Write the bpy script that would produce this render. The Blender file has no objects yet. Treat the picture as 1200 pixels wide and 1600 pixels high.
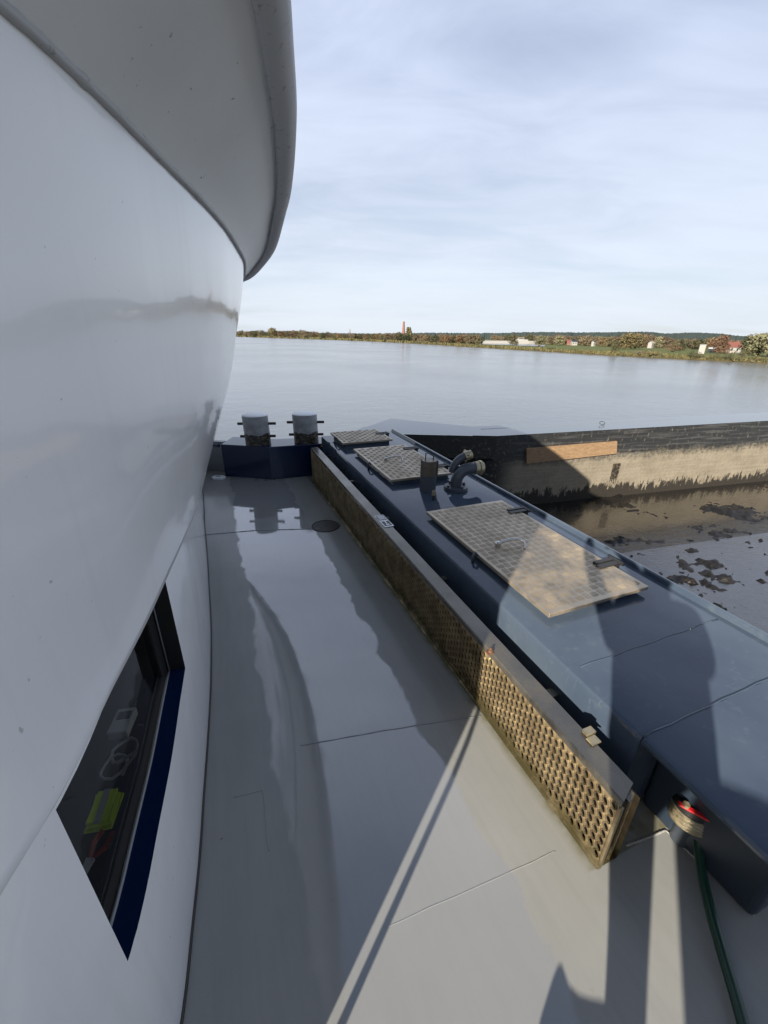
import bpy, bmesh, math, random
from mathutils import Vector, Matrix, noise
random.seed(7)
sc = bpy.context.scene
COL = sc.collection
PI = math.pi

# ------------------------------------------------------------------ survey of the place
EYE = Vector((0, 0, 1.6)); FL = 640.0
PITCH = math.atan(273 / 640); ROLL = math.radians(.8)
_fw = Vector((0, math.cos(PITCH), -math.sin(PITCH)))
_up0 = Vector((0, math.sin(PITCH), math.cos(PITCH))); _ri0 = Vector((1, 0, 0))
_ri = _ri0 * math.cos(ROLL) + _up0 * math.sin(ROLL)
_up = _up0 * math.cos(ROLL) - _ri0 * math.sin(ROLL)
def ray(u, v): return _fw + _ri * ((u - 600) / FL) - _up * ((v - 800) / FL)
def at(u, v, z=0.):                     # surveyed point of the photo on the level z
    d = ray(u, v); return EYE + d * ((z - EYE.z) / d.z)
def atY(u, v, Y):                       # ... at the distance Y ahead
    d = ray(u, v); return EYE + d * (Y / d.y)
N = Vector((.926, .378, 0)).normalized(); D = Vector((-.378, .926, 0)).normalized()
def W(q, p, z): return N * q + D * p + Vector((0, 0, z))        # ship axes: q across, p along, z up
def QP(v): return v.x * N.x + v.y * N.y, v.x * D.x + v.y * D.y
SUN_D = Vector((.5045, .8634, 0)); SUN_C = Vector((.8634, -.5045, 0))
SUN_EL = math.radians(22.3)
def SA(a, c, z=0): return SUN_D * a + SUN_C * c + Vector((0, 0, z))
ZW = -1.6                               # water level

# ------------------------------------------------------------------ materials
def mat(name, col=(.5, .5, .5), rough=.5, metal=0., coat=0., coat_r=.05, spec=.5):
    m = bpy.data.materials.new(name); m.use_nodes = True
    b = m.node_tree.nodes['Principled BSDF']
    b.inputs['Base Color'].default_value = (*col, 1); b.inputs['Roughness'].default_value = rough
    b.inputs['Metallic'].default_value = metal; b.inputs['Coat Weight'].default_value = coat
    b.inputs['Coat Roughness'].default_value = coat_r; b.inputs['Specular IOR Level'].default_value = spec
    return m
class NT:
    def __init__(s, m): s.t = m.node_tree; s.b = s.t.nodes.get('Principled BSDF')
    def n(s, k, **kw):
        x = s.t.nodes.new(k)
        for a, v in kw.items(): setattr(x, a, v)
        return x
    def l(s, a, b): s.t.links.new(a, b)
    def val(s, inp, v):
        if hasattr(v, 'is_output') or isinstance(v, bpy.types.NodeSocket): s.l(v, inp)
        else: inp.default_value = v
    def math(s, op, a, b=0., c=0., clamp=False):
        x = s.n('ShaderNodeMath', operation=op); x.use_clamp = clamp
        s.val(x.inputs[0], a); s.val(x.inputs[1], b); s.val(x.inputs[2], c); return x.outputs[0]
    def pos(s): return s.n('ShaderNodeNewGeometry').outputs['Position']
    def obj(s): return s.n('ShaderNodeTexCoord').outputs['Object']
    def mapping(s, vec, scale=(1, 1, 1), rot=(0, 0, 0), loc=(0, 0, 0)):
        x = s.n('ShaderNodeMapping'); s.l(vec, x.inputs[0]); x.inputs['Scale'].default_value = scale
        x.inputs['Rotation'].default_value = rot; x.inputs['Location'].default_value = loc; return x.outputs[0]
    def noise(s, vec, scale, detail=4., rough=.55, dist=0.):
        x = s.n('ShaderNodeTexNoise'); s.l(vec, x.inputs['Vector']); x.inputs['Scale'].default_value = scale
        x.inputs['Detail'].default_value = detail; x.inputs['Roughness'].default_value = rough
        x.inputs['Distortion'].default_value = dist; return x.outputs['Fac']
    def ramp(s, f, *st):
        x = s.n('ShaderNodeValToRGB'); s.l(f, x.inputs[0]); e = x.color_ramp.elements
        while len(e) < len(st): e.new(.5)
        for i, (p, c) in enumerate(st):
            e[i].position = p; e[i].color = (c, c, c, 1) if not hasattr(c, '__len__') else (*c, 1)
        return x.outputs[0]
    def step(s, f, a, b):
        x = s.n('ShaderNodeMapRange'); x.interpolation_type = 'SMOOTHSTEP'; s.val(x.inputs[0], f)
        s.val(x.inputs[1], a); s.val(x.inputs[2], b); return x.outputs[0]
    def mix(s, f, a, b, mode='MIX'):
        x = s.n('ShaderNodeMix', data_type='RGBA', blend_type=mode); s.val(x.inputs[0], f)
        for i, v in ((6, a), (7, b)):
            if isinstance(v, bpy.types.NodeSocket): s.l(v, x.inputs[i])
            else: x.inputs[i].default_value = (*v, 1)
        return x.outputs[2]
    def bump(s, h, strength=.3, dist=.01, normal=None):
        x = s.n('ShaderNodeBump'); s.l(h, x.inputs['Height']); x.inputs['Strength'].default_value = strength
        x.inputs['Distance'].default_value = dist
        if normal: s.l(normal, x.inputs['Normal'])
        return x.outputs[0]
    def sep(s, v):
        x = s.n('ShaderNodeSeparateXYZ'); s.l(v, x.inputs[0]); return x.outputs
    def set(s, **kw):
        names = dict(col='Base Color', rough='Roughness', nor='Normal', metal='Metallic', coat='Coat Weight', cnor='Coat Normal', spec='Specular IOR Level', coatr='Coat Roughness')
        for k, v in kw.items(): s.val(s.b.inputs[names[k]], v)
    def ship(s, vec):                   # rotate world into ship axes
        return s.mapping(vec, rot=(0, 0, -math.atan2(N.y, N.x)))
M = {}
def deck_mat():
    m = mat('deck_paint', (.3, .3, .28), .3); t = NT(m); p = t.pos(); sp = t.ship(p); x, y, z = t.sep(sp)
    wob = t.math('MULTIPLY', t.math('SUBTRACT', t.noise(p, 7, 5, .6), .5), .09)
    wob2 = t.math('MULTIPLY', t.math('SUBTRACT', t.noise(p, 2.2, 2), .5), .16)
    xq = t.math('ADD', t.math('ADD', x, wob), wob2)
    walk = t.math('MULTIPLY', t.step(xq, .03, .05), t.math('SUBTRACT', 1., t.step(xq, .655, .675)))
    n1 = t.noise(p, 1.3, 5); n2 = t.noise(p, 14, 4); n3 = t.noise(t.mapping(sp, scale=(14, 1.2, 1)), 3, 4)
    c = t.mix(t.ramp(n1, (.3, 0), (.7, 1)), (.225, .23, .222), (.272, .275, .262))
    c = t.mix(t.math('MULTIPLY', t.ramp(n3, (.45, 0), (.8, 1)), .22), c, (.18, .18, .17))
    c = t.mix(t.math('MULTIPLY', t.ramp(t.noise(p, 60, 3), (.66, 0), (.74, 1)), .35), c, (.2, .18, .15))
    scr = t.noise(t.mapping(sp, scale=(3, 26, 1), rot=(0, 0, .5)), 2.4, 6, .75); scr2 = t.noise(t.mapping(sp, scale=(30, 2.5, 1), rot=(0, 0, -.3)), 2.2, 6, .75)
    c = t.mix(t.math('MULTIPLY', t.ramp(scr, (.66, 0), (.72, 1)), .30), c, (.36, .36, .34))
    c = t.mix(t.math('MULTIPLY', t.ramp(scr2, (.67, 0), (.73, 1)), .35), c, (.14, .14, .135))
    c = t.mix(t.ramp(t.noise(p, 23, 2), (.765, 0), (.78, .7)), c, (.13, .075, .04))
    # algae and dirt line along the foot of the perforated guard
    g = t.math('MULTIPLY', t.math('MULTIPLY', t.step(x, .915, .96), t.step(y, .452, .46)), t.ramp(n2, (.3, .2), (.6, 1)))
    c = t.mix(t.math('MULTIPLY', g, .8), c, (.12, .11, .055))
    c = t.mix(t.math('MULTIPLY', walk, .35), c, (.245, .255, .26))
    r = t.math('SUBTRACT', t.math('ADD', .13, t.math('MULTIPLY', n2, .08)), t.math('MULTIPLY', walk, .125))
    h = t.math('ADD', t.math('MULTIPLY', t.noise(p, 3.5, 2), 1.), t.math('MULTIPLY', t.noise(p, 160, 2), .02))
    t.set(col=c, rough=r, nor=t.bump(h, .12, .02)); 
    t.set(spec=t.math('ADD', .22, t.math('MULTIPLY', walk, .78)), coat=walk); t.b.inputs['Coat Roughness'].default_value = .02; t.b.inputs['Coat IOR'].default_value = 1.75
    return m
def white_mat():
    m = mat('white_paint', (.78, .785, .79), .16, coat=.55, coat_r=.05); t = NT(m); p = t.pos()
    n1 = t.noise(p, 1.1, 4); st = t.noise(t.mapping(p, scale=(6, 6, .5)), 3, 5)
    c = t.mix(t.ramp(n1, (.35, 0), (.7, 1)), (.82, .82, .82), (.88, .88, .87))
    c = t.mix(t.math('MULTIPLY', t.ramp(st, (.55, 0), (.8, 1)), .25), c, (.66, .65, .62))
    c = t.mix(t.ramp(t.noise(p, 55, 2), (.74, 0), (.78, .5)), c, (.3, .27, .23))
    h = t.noise(p, 2.2, 2)
    t.set(col=c, nor=t.bump(h, .22, .03), cnor=t.bump(t.noise(p, 3.2, 2), .22, .02), rough=t.math('ADD', .14, t.math('MULTIPLY', n1, .12)))
    return m
def visor_mat():
    m = mat('soffit_paint', (.5, .51, .5), .35); t = NT(m); p = t.pos()
    st = t.noise(p, 2.5, 5); sp = t.noise(p, 38, 3)
    c = t.mix(t.ramp(st, (.35, 0), (.7, 1)), (.76, .775, .765), (.84, .845, .83))
    c = t.mix(t.ramp(sp, (.70, 0), (.76, .7)), c, (.2, .18, .15))
    t.set(col=c, rough=t.math('ADD', .28, t.math('MULTIPLY', st, .2)), nor=t.bump(t.noise(p, 5, 3), .15, .01))
    return m
def rim_mat():
    m = mat('weathered_rim', (.5, .5, .5), .5); t = NT(m); p = t.pos()
    st = t.noise(p, 45, 4); c = t.mix(t.ramp(st, (.60, 0), (.74, 1)), (.46, .465, .47), (.24, .23, .22))
    t.set(col=c, nor=t.bump(t.noise(p, 70, 3), .12, .004)); return m
def blue_mat():
    m = mat('casing_paint', (.07, .105, .14), .14, spec=.6); t = NT(m); p = t.pos(); sp = t.ship(p)
    n1 = t.noise(p, 2.2, 5); n2 = t.noise(p, 22, 5)
    c = t.mix(t.ramp(n1, (.35, 0), (.7, 1)), (.042, .060, .092), (.066, .088, .118))
    c = t.mix(t.math('MULTIPLY', t.ramp(n2, (.58, 0), (.72, 1)), .3), c, (.10, .125, .145))
    c = t.mix(t.math('MULTIPLY', t.ramp(t.noise(t.mapping(sp, scale=(2, 16, 2)), 5, 5, .7), (.62, 0), (.72, 1)), .4), c, (.13, .155, .175))
    t.set(col=c, rough=t.math('ADD', .015, t.math('MULTIPLY', n1, .05)), nor=t.bump(t.noise(p, 4, 3), .04, .015)); return m
def steel_mat(name, base, rough, dirt, scale=8):
    m = mat(name, base, rough, .85); t = NT(m); p = t.pos(); sp = t.ship(p)
    n1 = t.noise(p, scale, 6, .65); br = t.noise(t.mapping(sp, scale=(60, 2, 60)), 4, 3)
    c = t.mix(t.ramp(n1, (.4, 0), (.68, 1)), base, dirt)
    t.set(col=c, rough=t.math('ADD', rough, t.math('MULTIPLY', t.math('SUBTRACT', n1, .5), .35)), nor=t.bump(br, .05, .003),
          metal=t.math('SUBTRACT', .92, t.math('MULTIPLY', t.ramp(n1, (.45, 0), (.65, 1)), .5)))
    return m
def grate_mat():
    m = mat('grimy_steel', (.4, .33, .22), .4, .8); t = NT(m); p = t.pos(); x, y, z = t.sep(p)
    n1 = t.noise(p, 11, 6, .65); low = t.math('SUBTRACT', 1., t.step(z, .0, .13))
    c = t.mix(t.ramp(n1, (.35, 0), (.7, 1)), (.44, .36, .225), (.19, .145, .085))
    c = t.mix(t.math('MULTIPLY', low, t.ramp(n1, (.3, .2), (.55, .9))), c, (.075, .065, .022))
    t.set(col=c, metal=.75, rough=t.math('ADD', .30, t.math('MULTIPLY', n1, .25))); return m
def bollard_mat():
    m = mat('worn_bollard', (.2, .2, .2), .5, .3); t = NT(m); o = t.obj(); x, y, z = t.sep(o)
    n1 = t.noise(o, 9, 5, .7); n2 = t.noise(t.mapping(o, scale=(5, 5, 22)), 3, 4)
    c = t.mix(t.ramp(n1, (.4, 0), (.7, 1)), (.27, .28, .29), (.16, .16, .165))
    tar = t.math('LESS_THAN', t.math('ADD', z, t.math('MULTIPLY', t.math('SUBTRACT', n1, .5), .1)), .13)
    c = t.mix(tar, c, t.mix(t.ramp(n2, (.55, 0), (.62, 1)), (.012, .011, .01), (.2, .15, .08)))
    top = t.math('GREATER_THAN', z, .338); c = t.mix(top, c, (.86, .87, .88))
    t.set(col=c, rough=.42, metal=0.); return m
def pontoon_mat():
    m = mat('muddy_hull', (.2, .2, .2), .7); t = NT(m); p = t.pos(); x, y, z = t.sep(p)
    fa = Vector((.962, .272, 0))
    al = t.n('ShaderNodeVectorMath', operation='DOT_PRODUCT'); t.l(p, al.inputs[0]); al.inputs[1].default_value = fa; al = al.outputs['Value']
    cx = t.n('ShaderNodeCombineXYZ'); t.l(al, cx.inputs[0]); t.l(z, cx.inputs[2]); q = cx.outputs[0]
    n1 = t.noise(q, 2.2, 6, .65); dr = t.noise(t.mapping(q, scale=(4.5, 1, 1)), 2.6, 6, .72); n3 = t.noise(q, 13, 5, .7)
    n4 = t.noise(t.mapping(q, scale=(.3, 1, 6)), 3, 4)
    # dried silt on the lower two thirds, black paint above, splashes on the paint
    up = t.math('ADD', z, t.math('MULTIPLY', t.math('SUBTRACT', n3, .5), .45))
    up = t.math('ADD', up, t.math('MULTIPLY', t.math('SUBTRACT', n1, .5), .22)); silt = t.math('SUBTRACT', 1., t.step(up, -.80, -.52))
    c = t.mix(t.ramp(n1, (.3, 0), (.7, 1)), (.225, .195, .145), (.145, .125, .092))
    c = t.mix(t.math('MULTIPLY', t.ramp(n4, (.45, 0), (.7, 1)), .5), c, (.26, .232, .18))
    spl = t.ramp(t.noise(t.mapping(q, scale=(1.6, 1, .8), rot=(0, .35, 0)), 8, 6, .75), (.575, 0), (.63, .8))
    blk = t.mix(spl, (.02, .021, .022), (.15, .132, .10))
    blk = t.mix(t.math('MULTIPLY', t.ramp(n4, (.5, 0), (.62, 1)), .5), blk, (.09, .09, .088))
    c = t.mix(t.math('MULTIPLY', t.ramp(n3, (.54, 0), (.68, 1)), .45), c, (.10, .087, .065))
    c = t.mix(silt, blk, c)
    big = t.noise(q, .55, 3, .6); drp = t.math('ADD', t.math('MULTIPLY', t.math('SUBTRACT', dr, .5), t.ramp(big, (.3, .35), (.7, 1.5))), t.math('MULTIPLY', t.math('SUBTRACT', t.noise(q, 7, 5, .7), .5), .35))
    wl = t.math('SUBTRACT', 1., t.step(t.math('ADD', t.math('ADD', z, drp), t.math('MULTIPLY', t.math('SUBTRACT', big, .5), .5)), -1.38, -1.30))
    c = t.mix(wl, c, (.016, .013, .009))
    # a tarry run below the plank
    sx = t.math('ADD', al, t.math('MULTIPLY', t.math('SUBTRACT', n3, .5), .10)); a0 = 7.13
    runm = t.math('MULTIPLY', t.math('MULTIPLY', t.step(sx, a0 - .12, a0 - .10), t.math('SUBTRACT', 1., t.step(sx, a0 + .08, a0 + .1))),
                  t.math('MULTIPLY', t.step(t.math('ADD', z, t.math('MULTIPLY', t.math('SUBTRACT', dr, .5), .9)), -1.22, -1.2), t.math('SUBTRACT', 1., t.step(z, -.83, -.82))))
    c = t.mix(runm, c, t.mix(t.ramp(n3, (.5, 0), (.62, 1)), (.014, .011, .008), (.12, .09, .05)))
    # the raked end is bare black paint with little silt
    east = t.step(al, 4.15, 4.75)
    c = t.mix(east, t.mix(t.math('MULTIPLY', t.ramp(n3, (.56, 0), (.66, 1)), t.step(al, 2.6, 4.2)), (.013, .013, .013), (.16, .14, .10)), c)
    t.set(col=c, rough=t.math('ADD', .45, t.math('MULTIPLY', silt, .35)), nor=t.bump(n3, .5, .03)); return m
def water_mat():
    m = mat('river_water', (.125, .14, .16), .06, spec=.6); t = NT(m); p = t.pos()
    a = t.noise(t.mapping(p, scale=(1, 1, 1)), .9, 4, .6); b = t.noise(t.mapping(p, scale=(.5, 1.2, 1)), 3.2, 3, .6); big = t.noise(p, .035, 3)
    h = t.math('ADD', t.math('MULTIPLY', a, 1.), t.math('MULTIPLY', b, .4))
    h = t.math('MULTIPLY', h, t.ramp(big, (.35, .55), (.65, 1.)))
    t.set(rough=t.ramp(big, (.35, .12), (.65, .2)), nor=t.bump(h, .13, .28)); t.b.inputs['IOR'].default_value = 1.33
    return m
def mudwater_mat():
    m = mat('muddy_water', (.04, .035, .028), .08, spec=1., coat=.7, coat_r=.03); t = NT(m); p = t.pos()
    n = t.noise(p, 1.3, 5, .6); s = t.noise(t.mapping(p, scale=(2, 6, 1)), 3.2, 5, .7)
    c = t.mix(t.ramp(n, (.35, 0), (.65, 1)), (.006, .0055, .005), (.014, .012, .0095))
    c = t.mix(t.math('MULTIPLY', t.ramp(s, (.60, 0), (.66, 1)), .8), c, (.006, .005, .004))
    t.set(col=c, rough=t.math('ADD', .02, t.math('MULTIPLY', t.ramp(s, (.55, 0), (.68, 1)), .3)), nor=t.bump(t.math('ADD', t.noise(p, 6, 5), t.math('MULTIPLY', s, .5)), .4, .03)); return m
def mud_mat():
    m = mat('wet_mud', (.03, .024, .017), .35); t = NT(m); p = t.pos()
    n = t.noise(p, 7, 6, .7)
    t.set(col=t.mix(t.ramp(n, (.35, 0), (.7, 1)), (.004, .0035, .003), (.014, .011, .008)), rough=t.math('ADD', .2, t.math('MULTIPLY', n, .4)), nor=t.bump(t.noise(p, 22, 5, .7), .7, .02)); return m
def land_mat():
    m = mat('meadow', (.08, .1, .03), .9, spec=.1); t = NT(m); p = t.pos(); x, y, z = t.sep(p)
    n = t.noise(p, .08, 5); n2 = t.noise(p, 1.1, 5, .7)
    c = t.mix(t.ramp(n, (.35, 0), (.65, 1)), (.085, .112, .036), (.125, .138, .055))
    c = t.mix(t.math('MULTIPLY', t.ramp(n2, (.45, 0), (.7, 1)), .5), c, (.11, .09, .05))
    low = t.math('SUBTRACT', 1., t.step(t.math('ADD', z, t.math('MULTIPLY', n2, .3)), -1.15, -.95))
    c = t.mix(low, c, (.075, .06, .03)); t.set(col=c); return m
def leaf_mat(name, c1, c2):
    m = mat(name, c1, .8, spec=.15); t = NT(m)
    oi = t.n('ShaderNodeObjectInfo'); n = t.noise(t.pos(), .9, 3)
    f = t.math('ADD', t.math('MULTIPLY', n, .8), t.math('MULTIPLY', t.math('SUBTRACT', oi.outputs['Random'], .5), .6))
    t.set(col=t.mix(t.ramp(f, (.25, 0), (.65, 1)), c1, c2)); return m
def plank_mat():
    m = mat('raw_plank', (.4, .25, .12), .7); t = NT(m); o = t.obj()
    n = t.noise(t.mapping(o, scale=(1.2, 14, 14)), 2.2, 6, .65, .6)
    t.set(col=t.mix(t.ramp(n, (.3, 0), (.7, 1)), (.30, .20, .115), (.17, .105, .055)), nor=t.bump(n, .3, .006)); return m
M.update(deck=deck_mat(), white=white_mat(), soffit=visor_mat(), rim=rim_mat(), casing=blue_mat(), grate=grate_mat(), bollard=bollard_mat(),
         pontoon=pontoon_mat(), water=water_mat(), mudwater=mudwater_mat(), mud=mud_mat(), land=land_mat(), plank=plank_mat())
M['steel'] = steel_mat('stainless_steel', (.18, .17, .15), .24, (.13, .12, .10), 3)
M['tread'] = steel_mat('tread_plate_alloy', (.45, .385, .295), .37, (.37, .305, .22), 4)
M['navy'] = mat('navy_paint', (.0035, .011, .042), .12); M['dark'] = mat('black_rubber_and_shade', (.008, .008, .009), .55)
M['slate'] = mat('slate_pipe_paint', (.05, .06, .075), .35); M['brass'] = steel_mat('coupling_alloy', (.5, .44, .3), .4, (.3, .24, .14), 30)
M['collar'] = steel_mat('dull_collar', (.17, .15, .125), .4, (.09, .07, .05), 24); M['rust'] = mat('rusty_iron', (.13, .06, .03), .75); M['iron'] = mat('dark_iron', (.05, .048, .045), .45, .6)
M['bright'] = mat('bright_steel', (.6, .58, .55), .22, 1.); M['weld'] = mat('weld_paint', (.27, .27, .25), .35)
M['grey'] = mat('grey_paint', (.18, .19, .2), .3); M['ivory'] = mat('white_enamel', (.8, .81, .82), .3)
M['pdeck'] = mat('wet_deck_plate', (.10, .115, .135), .12, spec=.8); M['hull'] = mat('hull_paint', (.02, .03, .045), .35)
M['hose'] = mat('green_hose_rubber', (.006, .035, .022), .32); M['red'] = mat('red_lever_paint', (.55, .015, .02), .35)
M['room'] = mat('cabin_panel', (.05, .055, .06), .6); M['hivis'] = mat('lime_fabric', (.62, .85, .04), .7); M['toy'] = mat('grey_plastic', (.35, .37, .4), .4)
M['orange'] = mat('orange_plastic', (.35, .06, .02), .5)
M['brick'] = mat('red_brick', (.2, .085, .065), .85); M['rooftile'] = mat('red_roof_tile', (.15, .055, .042), .8); M['render'] = mat('white_render', (.27, .265, .25), .8)
M['wglass'] = mat('dark_window', (.03, .035, .04), .15); M['bark'] = mat('bark', (.07, .055, .04), .9); M['hill'] = leaf_mat('hazy_hill', (.035, .05, .045), (.055, .07, .055))  # hill green tinted bluish to stand for faint distance haze
M['jacket'] = mat('dark_jacket', (.03, .04, .07), .8); M['skin'] = mat('skin', (.5, .33, .25), .5); M['hair'] = mat('brown_hair', (.05, .03, .02), .7)
LEAF = {'olive': leaf_mat('olive_leaves', (.07, .066, .035), (.125, .113, .06)), 'russet': leaf_mat('russet_leaves', (.12, .078, .045), (.155, .108, .06)),
        'brown': leaf_mat('brown_leaves', (.09, .07, .047), (.14, .11, .07)), 'green': leaf_mat('dark_green_leaves', (.038, .046, .026), (.065, .072, .04)),
        'gold': leaf_mat('gold_leaves', (.125, .105, .05), (.16, .135, .068)), 'red': leaf_mat('copper_red_leaves', (.095, .05, .034), (.12, .07, .045)),
        'willow': leaf_mat('silver_olive_leaves', (.13, .13, .075), (.2, .185, .11)), 'reed': leaf_mat('reed_straw', (.09, .085, .035), (.19, .15, .07))}
def glass_mat():
    m = bpy.data.materials.new('window_glass'); m.use_nodes = True; t = NT(m); nt = t.t
    nt.nodes.remove(t.b); out = nt.nodes['Material Output']
    tr = t.n('ShaderNodeBsdfTransparent'); tr.inputs[0].default_value = (.74, .79, .79, 1); gl = t.n('ShaderNodeBsdfGlossy'); gl.inputs['Roughness'].default_value = .01
    fr = t.n('ShaderNodeFresnel'); fr.inputs[0].default_value = 1.45; mx = t.n('ShaderNodeMixShader')
    t.l(t.math('MULTIPLY', fr.outputs[0], .8), mx.inputs[0]); t.l(tr.outputs[0], mx.inputs[1]); t.l(gl.outputs[0], mx.inputs[2]); t.l(mx.outputs[0], out.inputs[0]); return m
M['glass'] = glass_mat()

# ------------------------------------------------------------------ mesh helpers
def wloc(o):
    p = Vector()
    while o: p += o.location; o = o.parent
    return p
class MB:
    def __init__(s): s.v = []; s.f = []; s.m = []
    def add(s, vs, fs, mi=0):
        o = len(s.v); s.v += [Vector(v) for v in vs]; s.f += [[i + o for i in f] for f in fs]; s.m += [mi] * len(fs); return s
    def hexa(s, c, mi=0):               # eight corners: four below, four above
        return s.add(c, [(3, 2, 1, 0), (4, 5, 6, 7), (0, 1, 5, 4), (1, 2, 6, 5), (2, 3, 7, 6), (3, 0, 4, 7)], mi)
    def qbox(s, q0, q1, p0, p1, z0, z1, mi=0, sh=0.):   # box in ship axes, sh = sheer of its top and foot
        z = lambda b, p: b + sh * p
        return s.hexa([W(q0, p0, z(z0, p0)), W(q1, p0, z(z0, p0)), W(q1, p1, z(z0, p1)), W(q0, p1, z(z0, p1)),
                       W(q0, p0, z(z1, p0)), W(q1, p0, z(z1, p0)), W(q1, p1, z(z1, p1)), W(q0, p1, z(z1, p1))], mi)
    def box(s, c, h, mi=0, rot=0.):
        R = Matrix.Rotation(rot, 3, 'Z'); c = Vector(c)
        P = [(-1, -1), (1, -1), (1, 1), (-1, 1)]
        return s.hexa([c + R @ Vector((a * h[0], b * h[1], k * h[2])) for k in (-1, 1) for a, b in P], mi)
    def prism(s, poly, z0, z1, mi=0):
        n = len(poly); vs = [Vector((p[0], p[1], z0)) for p in poly] + [Vector((p[0], p[1], z1)) for p in poly]
        return s.add(vs, [tuple(range(n))[::-1], tuple(range(n, 2 * n))] + [(i, (i + 1) % n, n + (i + 1) % n, n + i) for i in range(n)], mi)
    def tube(s, pts, r, seg=10, mi=0, cap=True):
        pts = [Vector(p) for p in pts]; n = len(pts); rs = r if hasattr(r, '__len__') else [r] * n
        t0 = (pts[1] - pts[0]).normalized(); a = Vector((0, 0, 1)) if abs(t0.z) < .9 else Vector((1, 0, 0))
        u = t0.cross(a).normalized(); vs = []
        for i in range(n):
            t = (pts[min(i + 1, n - 1)] - pts[max(i - 1, 0)]).normalized(); u = (u - t * u.dot(t)).normalized(); w = t.cross(u)
            vs += [pts[i] + (u * math.cos(k * 2 * PI / seg) + w * math.sin(k * 2 * PI / seg)) * rs[i] for k in range(seg)]
        fs = [(i * seg + k, i * seg + (k + 1) % seg, (i + 1) * seg + (k + 1) % seg, (i + 1) * seg + k) for i in range(n - 1) for k in range(seg)]
        if cap: fs += [tuple(range(seg))[::-1], tuple(range((n - 1) * seg, n * seg))]
        return s.add(vs, fs, mi)
    def cyl(s, a, b, r, seg=20, mi=0, r2=None): return s.tube([a, b], [r, r if r2 is None else r2], seg, mi)
    def grid(s, rows, mi=0):
        n = len(rows[0]); return s.add([p for r in rows for p in r], [(i * n + j, i * n + j + 1, (i + 1) * n + j + 1, (i + 1) * n + j) for i in range(len(rows) - 1) for j in range(n - 1)], mi)
    def obj(s, name, mats, parent=None, origin=None, smooth=False, bevel=0., seg=2, wn=False):
        me = bpy.data.meshes.new(name); o = bpy.data.objects.new(name, me); COL.objects.link(o)
        po = wloc(parent)
        og = Vector(origin) if origin is not None else (po if parent else Vector())
        me.from_pydata([v - og for v in s.v], [], s.f); me.update()
        for x in (mats if isinstance(mats, (list, tuple)) else [mats]): me.materials.append(x)
        for p, k in zip(me.polygons, s.m): p.material_index = k
        bm = bmesh.new(); bm.from_mesh(me); bmesh.ops.recalc_face_normals(bm, faces=bm.faces); bm.to_mesh(me); bm.free()
        o.location = og - po if parent else og
        if parent: o.parent = parent
        if smooth:
            for p in me.polygons: p.use_smooth = True
            if smooth != True:
                for e in me.edges: pass
                me.set_sharp_from_angle(angle=math.radians(smooth))
        if bevel:
            b = o.modifiers.new('Bevel', 'BEVEL'); b.width = bevel; b.segments = seg; b.limit_method = 'ANGLE'; b.angle_limit = math.radians(40)
            b.harden_normals = False
        return o
def tag(o, label, cat, group=None):
    o['label'] = label; o['category'] = cat
    if group: o['group'] = group
    return o
def thing(name, loc, label, cat, group=None, rz=0.):
    o = bpy.data.objects.new(name, None); COL.objects.link(o); o.location = loc; o.rotation_euler = (0, 0, rz); o.empty_display_size = .1
    o.matrix_world = Matrix.Translation(Vector(loc)) @ Matrix.Rotation(rz, 4, 'Z')
    return tag(o, label, cat, group)
def struct(o, kind='structure'): o['kind'] = kind; return o
def interp(tab, y):                     # Catmull-Rom through a table
    if y <= tab[0][0]: return tab[0][1]
    for i in range(len(tab) - 1):
        if y <= tab[i + 1][0]:
            (y0, a), (y1, b) = tab[i], tab[i + 1]; t = (y - y0) / (y1 - y0)
            m0 = (b - tab[i - 1][1]) / (y1 - tab[i - 1][0]) if i else (b - a) / (y1 - y0)
            m1 = (tab[i + 2][1] - a) / (tab[i + 2][0] - y0) if i + 2 < len(tab) else (b - a) / (y1 - y0)
            h = y1 - y0; t2 = t * t; t3 = t2 * t
            return (2 * t3 - 3 * t2 + 1) * a + (t3 - 2 * t2 + t) * h * m0 + (-2 * t3 + 3 * t2) * b + (t3 - t2) * h * m1
    return tab[-1][1]

# ------------------------------------------------------------------ the deck and hull
outline = [W(-4, -5, 0), W(2.18, -5, 0), W(2.18, 4.95, 0), W(1.35, 5.15, 0), Vector((-.72, 5.42, 0)), Vector((-1.36, 5.18, 0)), Vector((-2.1, 5.3, 0)), Vector((-4.2, 5.9, 0)), Vector((-5.5, 4, 0))]
b = MB(); b.prism([(p.x, p.y) for p in outline], -2.6, -.02)
struct(b.obj('hull', M['hull']))
b = MB()
nx, ny = 2, 2
b.prism([(p.x, p.y) for p in outline], -.02, 0.)
deck = struct(b.obj('deck', M['deck']))
def weld(pts, r=.004, n=40, wob=.002, m='weld', name='weld_seam'):
    b = MB(); path = []
    for k in range(len(pts) - 1):
        for i in range(n):
            t = i / n; p = pts[k].lerp(pts[k + 1], t); path.append(p + Vector((noise.noise(p * 9) * wob * 2, noise.noise(p * 9 + Vector((5, 1, 2))) * wob * 2, r * .15)))
    path.append(pts[-1]); b.tube(path, [r * (.75 + .5 * random.random()) for _ in path], 6)
    return b.obj(name, M[m], deck, smooth=True)
weld([at(600, 1450), at(740, 1388), at(868, 1330)], .0011, m='deck')
weld([at(318, 836), at(400, 829), at(500, 826)], .004, m='grey')
weld([at(470, 1165), at(600, 1142), at(752, 1118)], .0022, m='grey')
weld([at(365, 1246), at(411, 1234)], .002)
weld([at(411, 1234), at(420, 1330)], .0015)
weld([at(980, 1322), at(1040, 1297)], .004)
weld([at(1040, 1297), at(1110, 1364), at(1178, 1431)], .0035)

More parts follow.
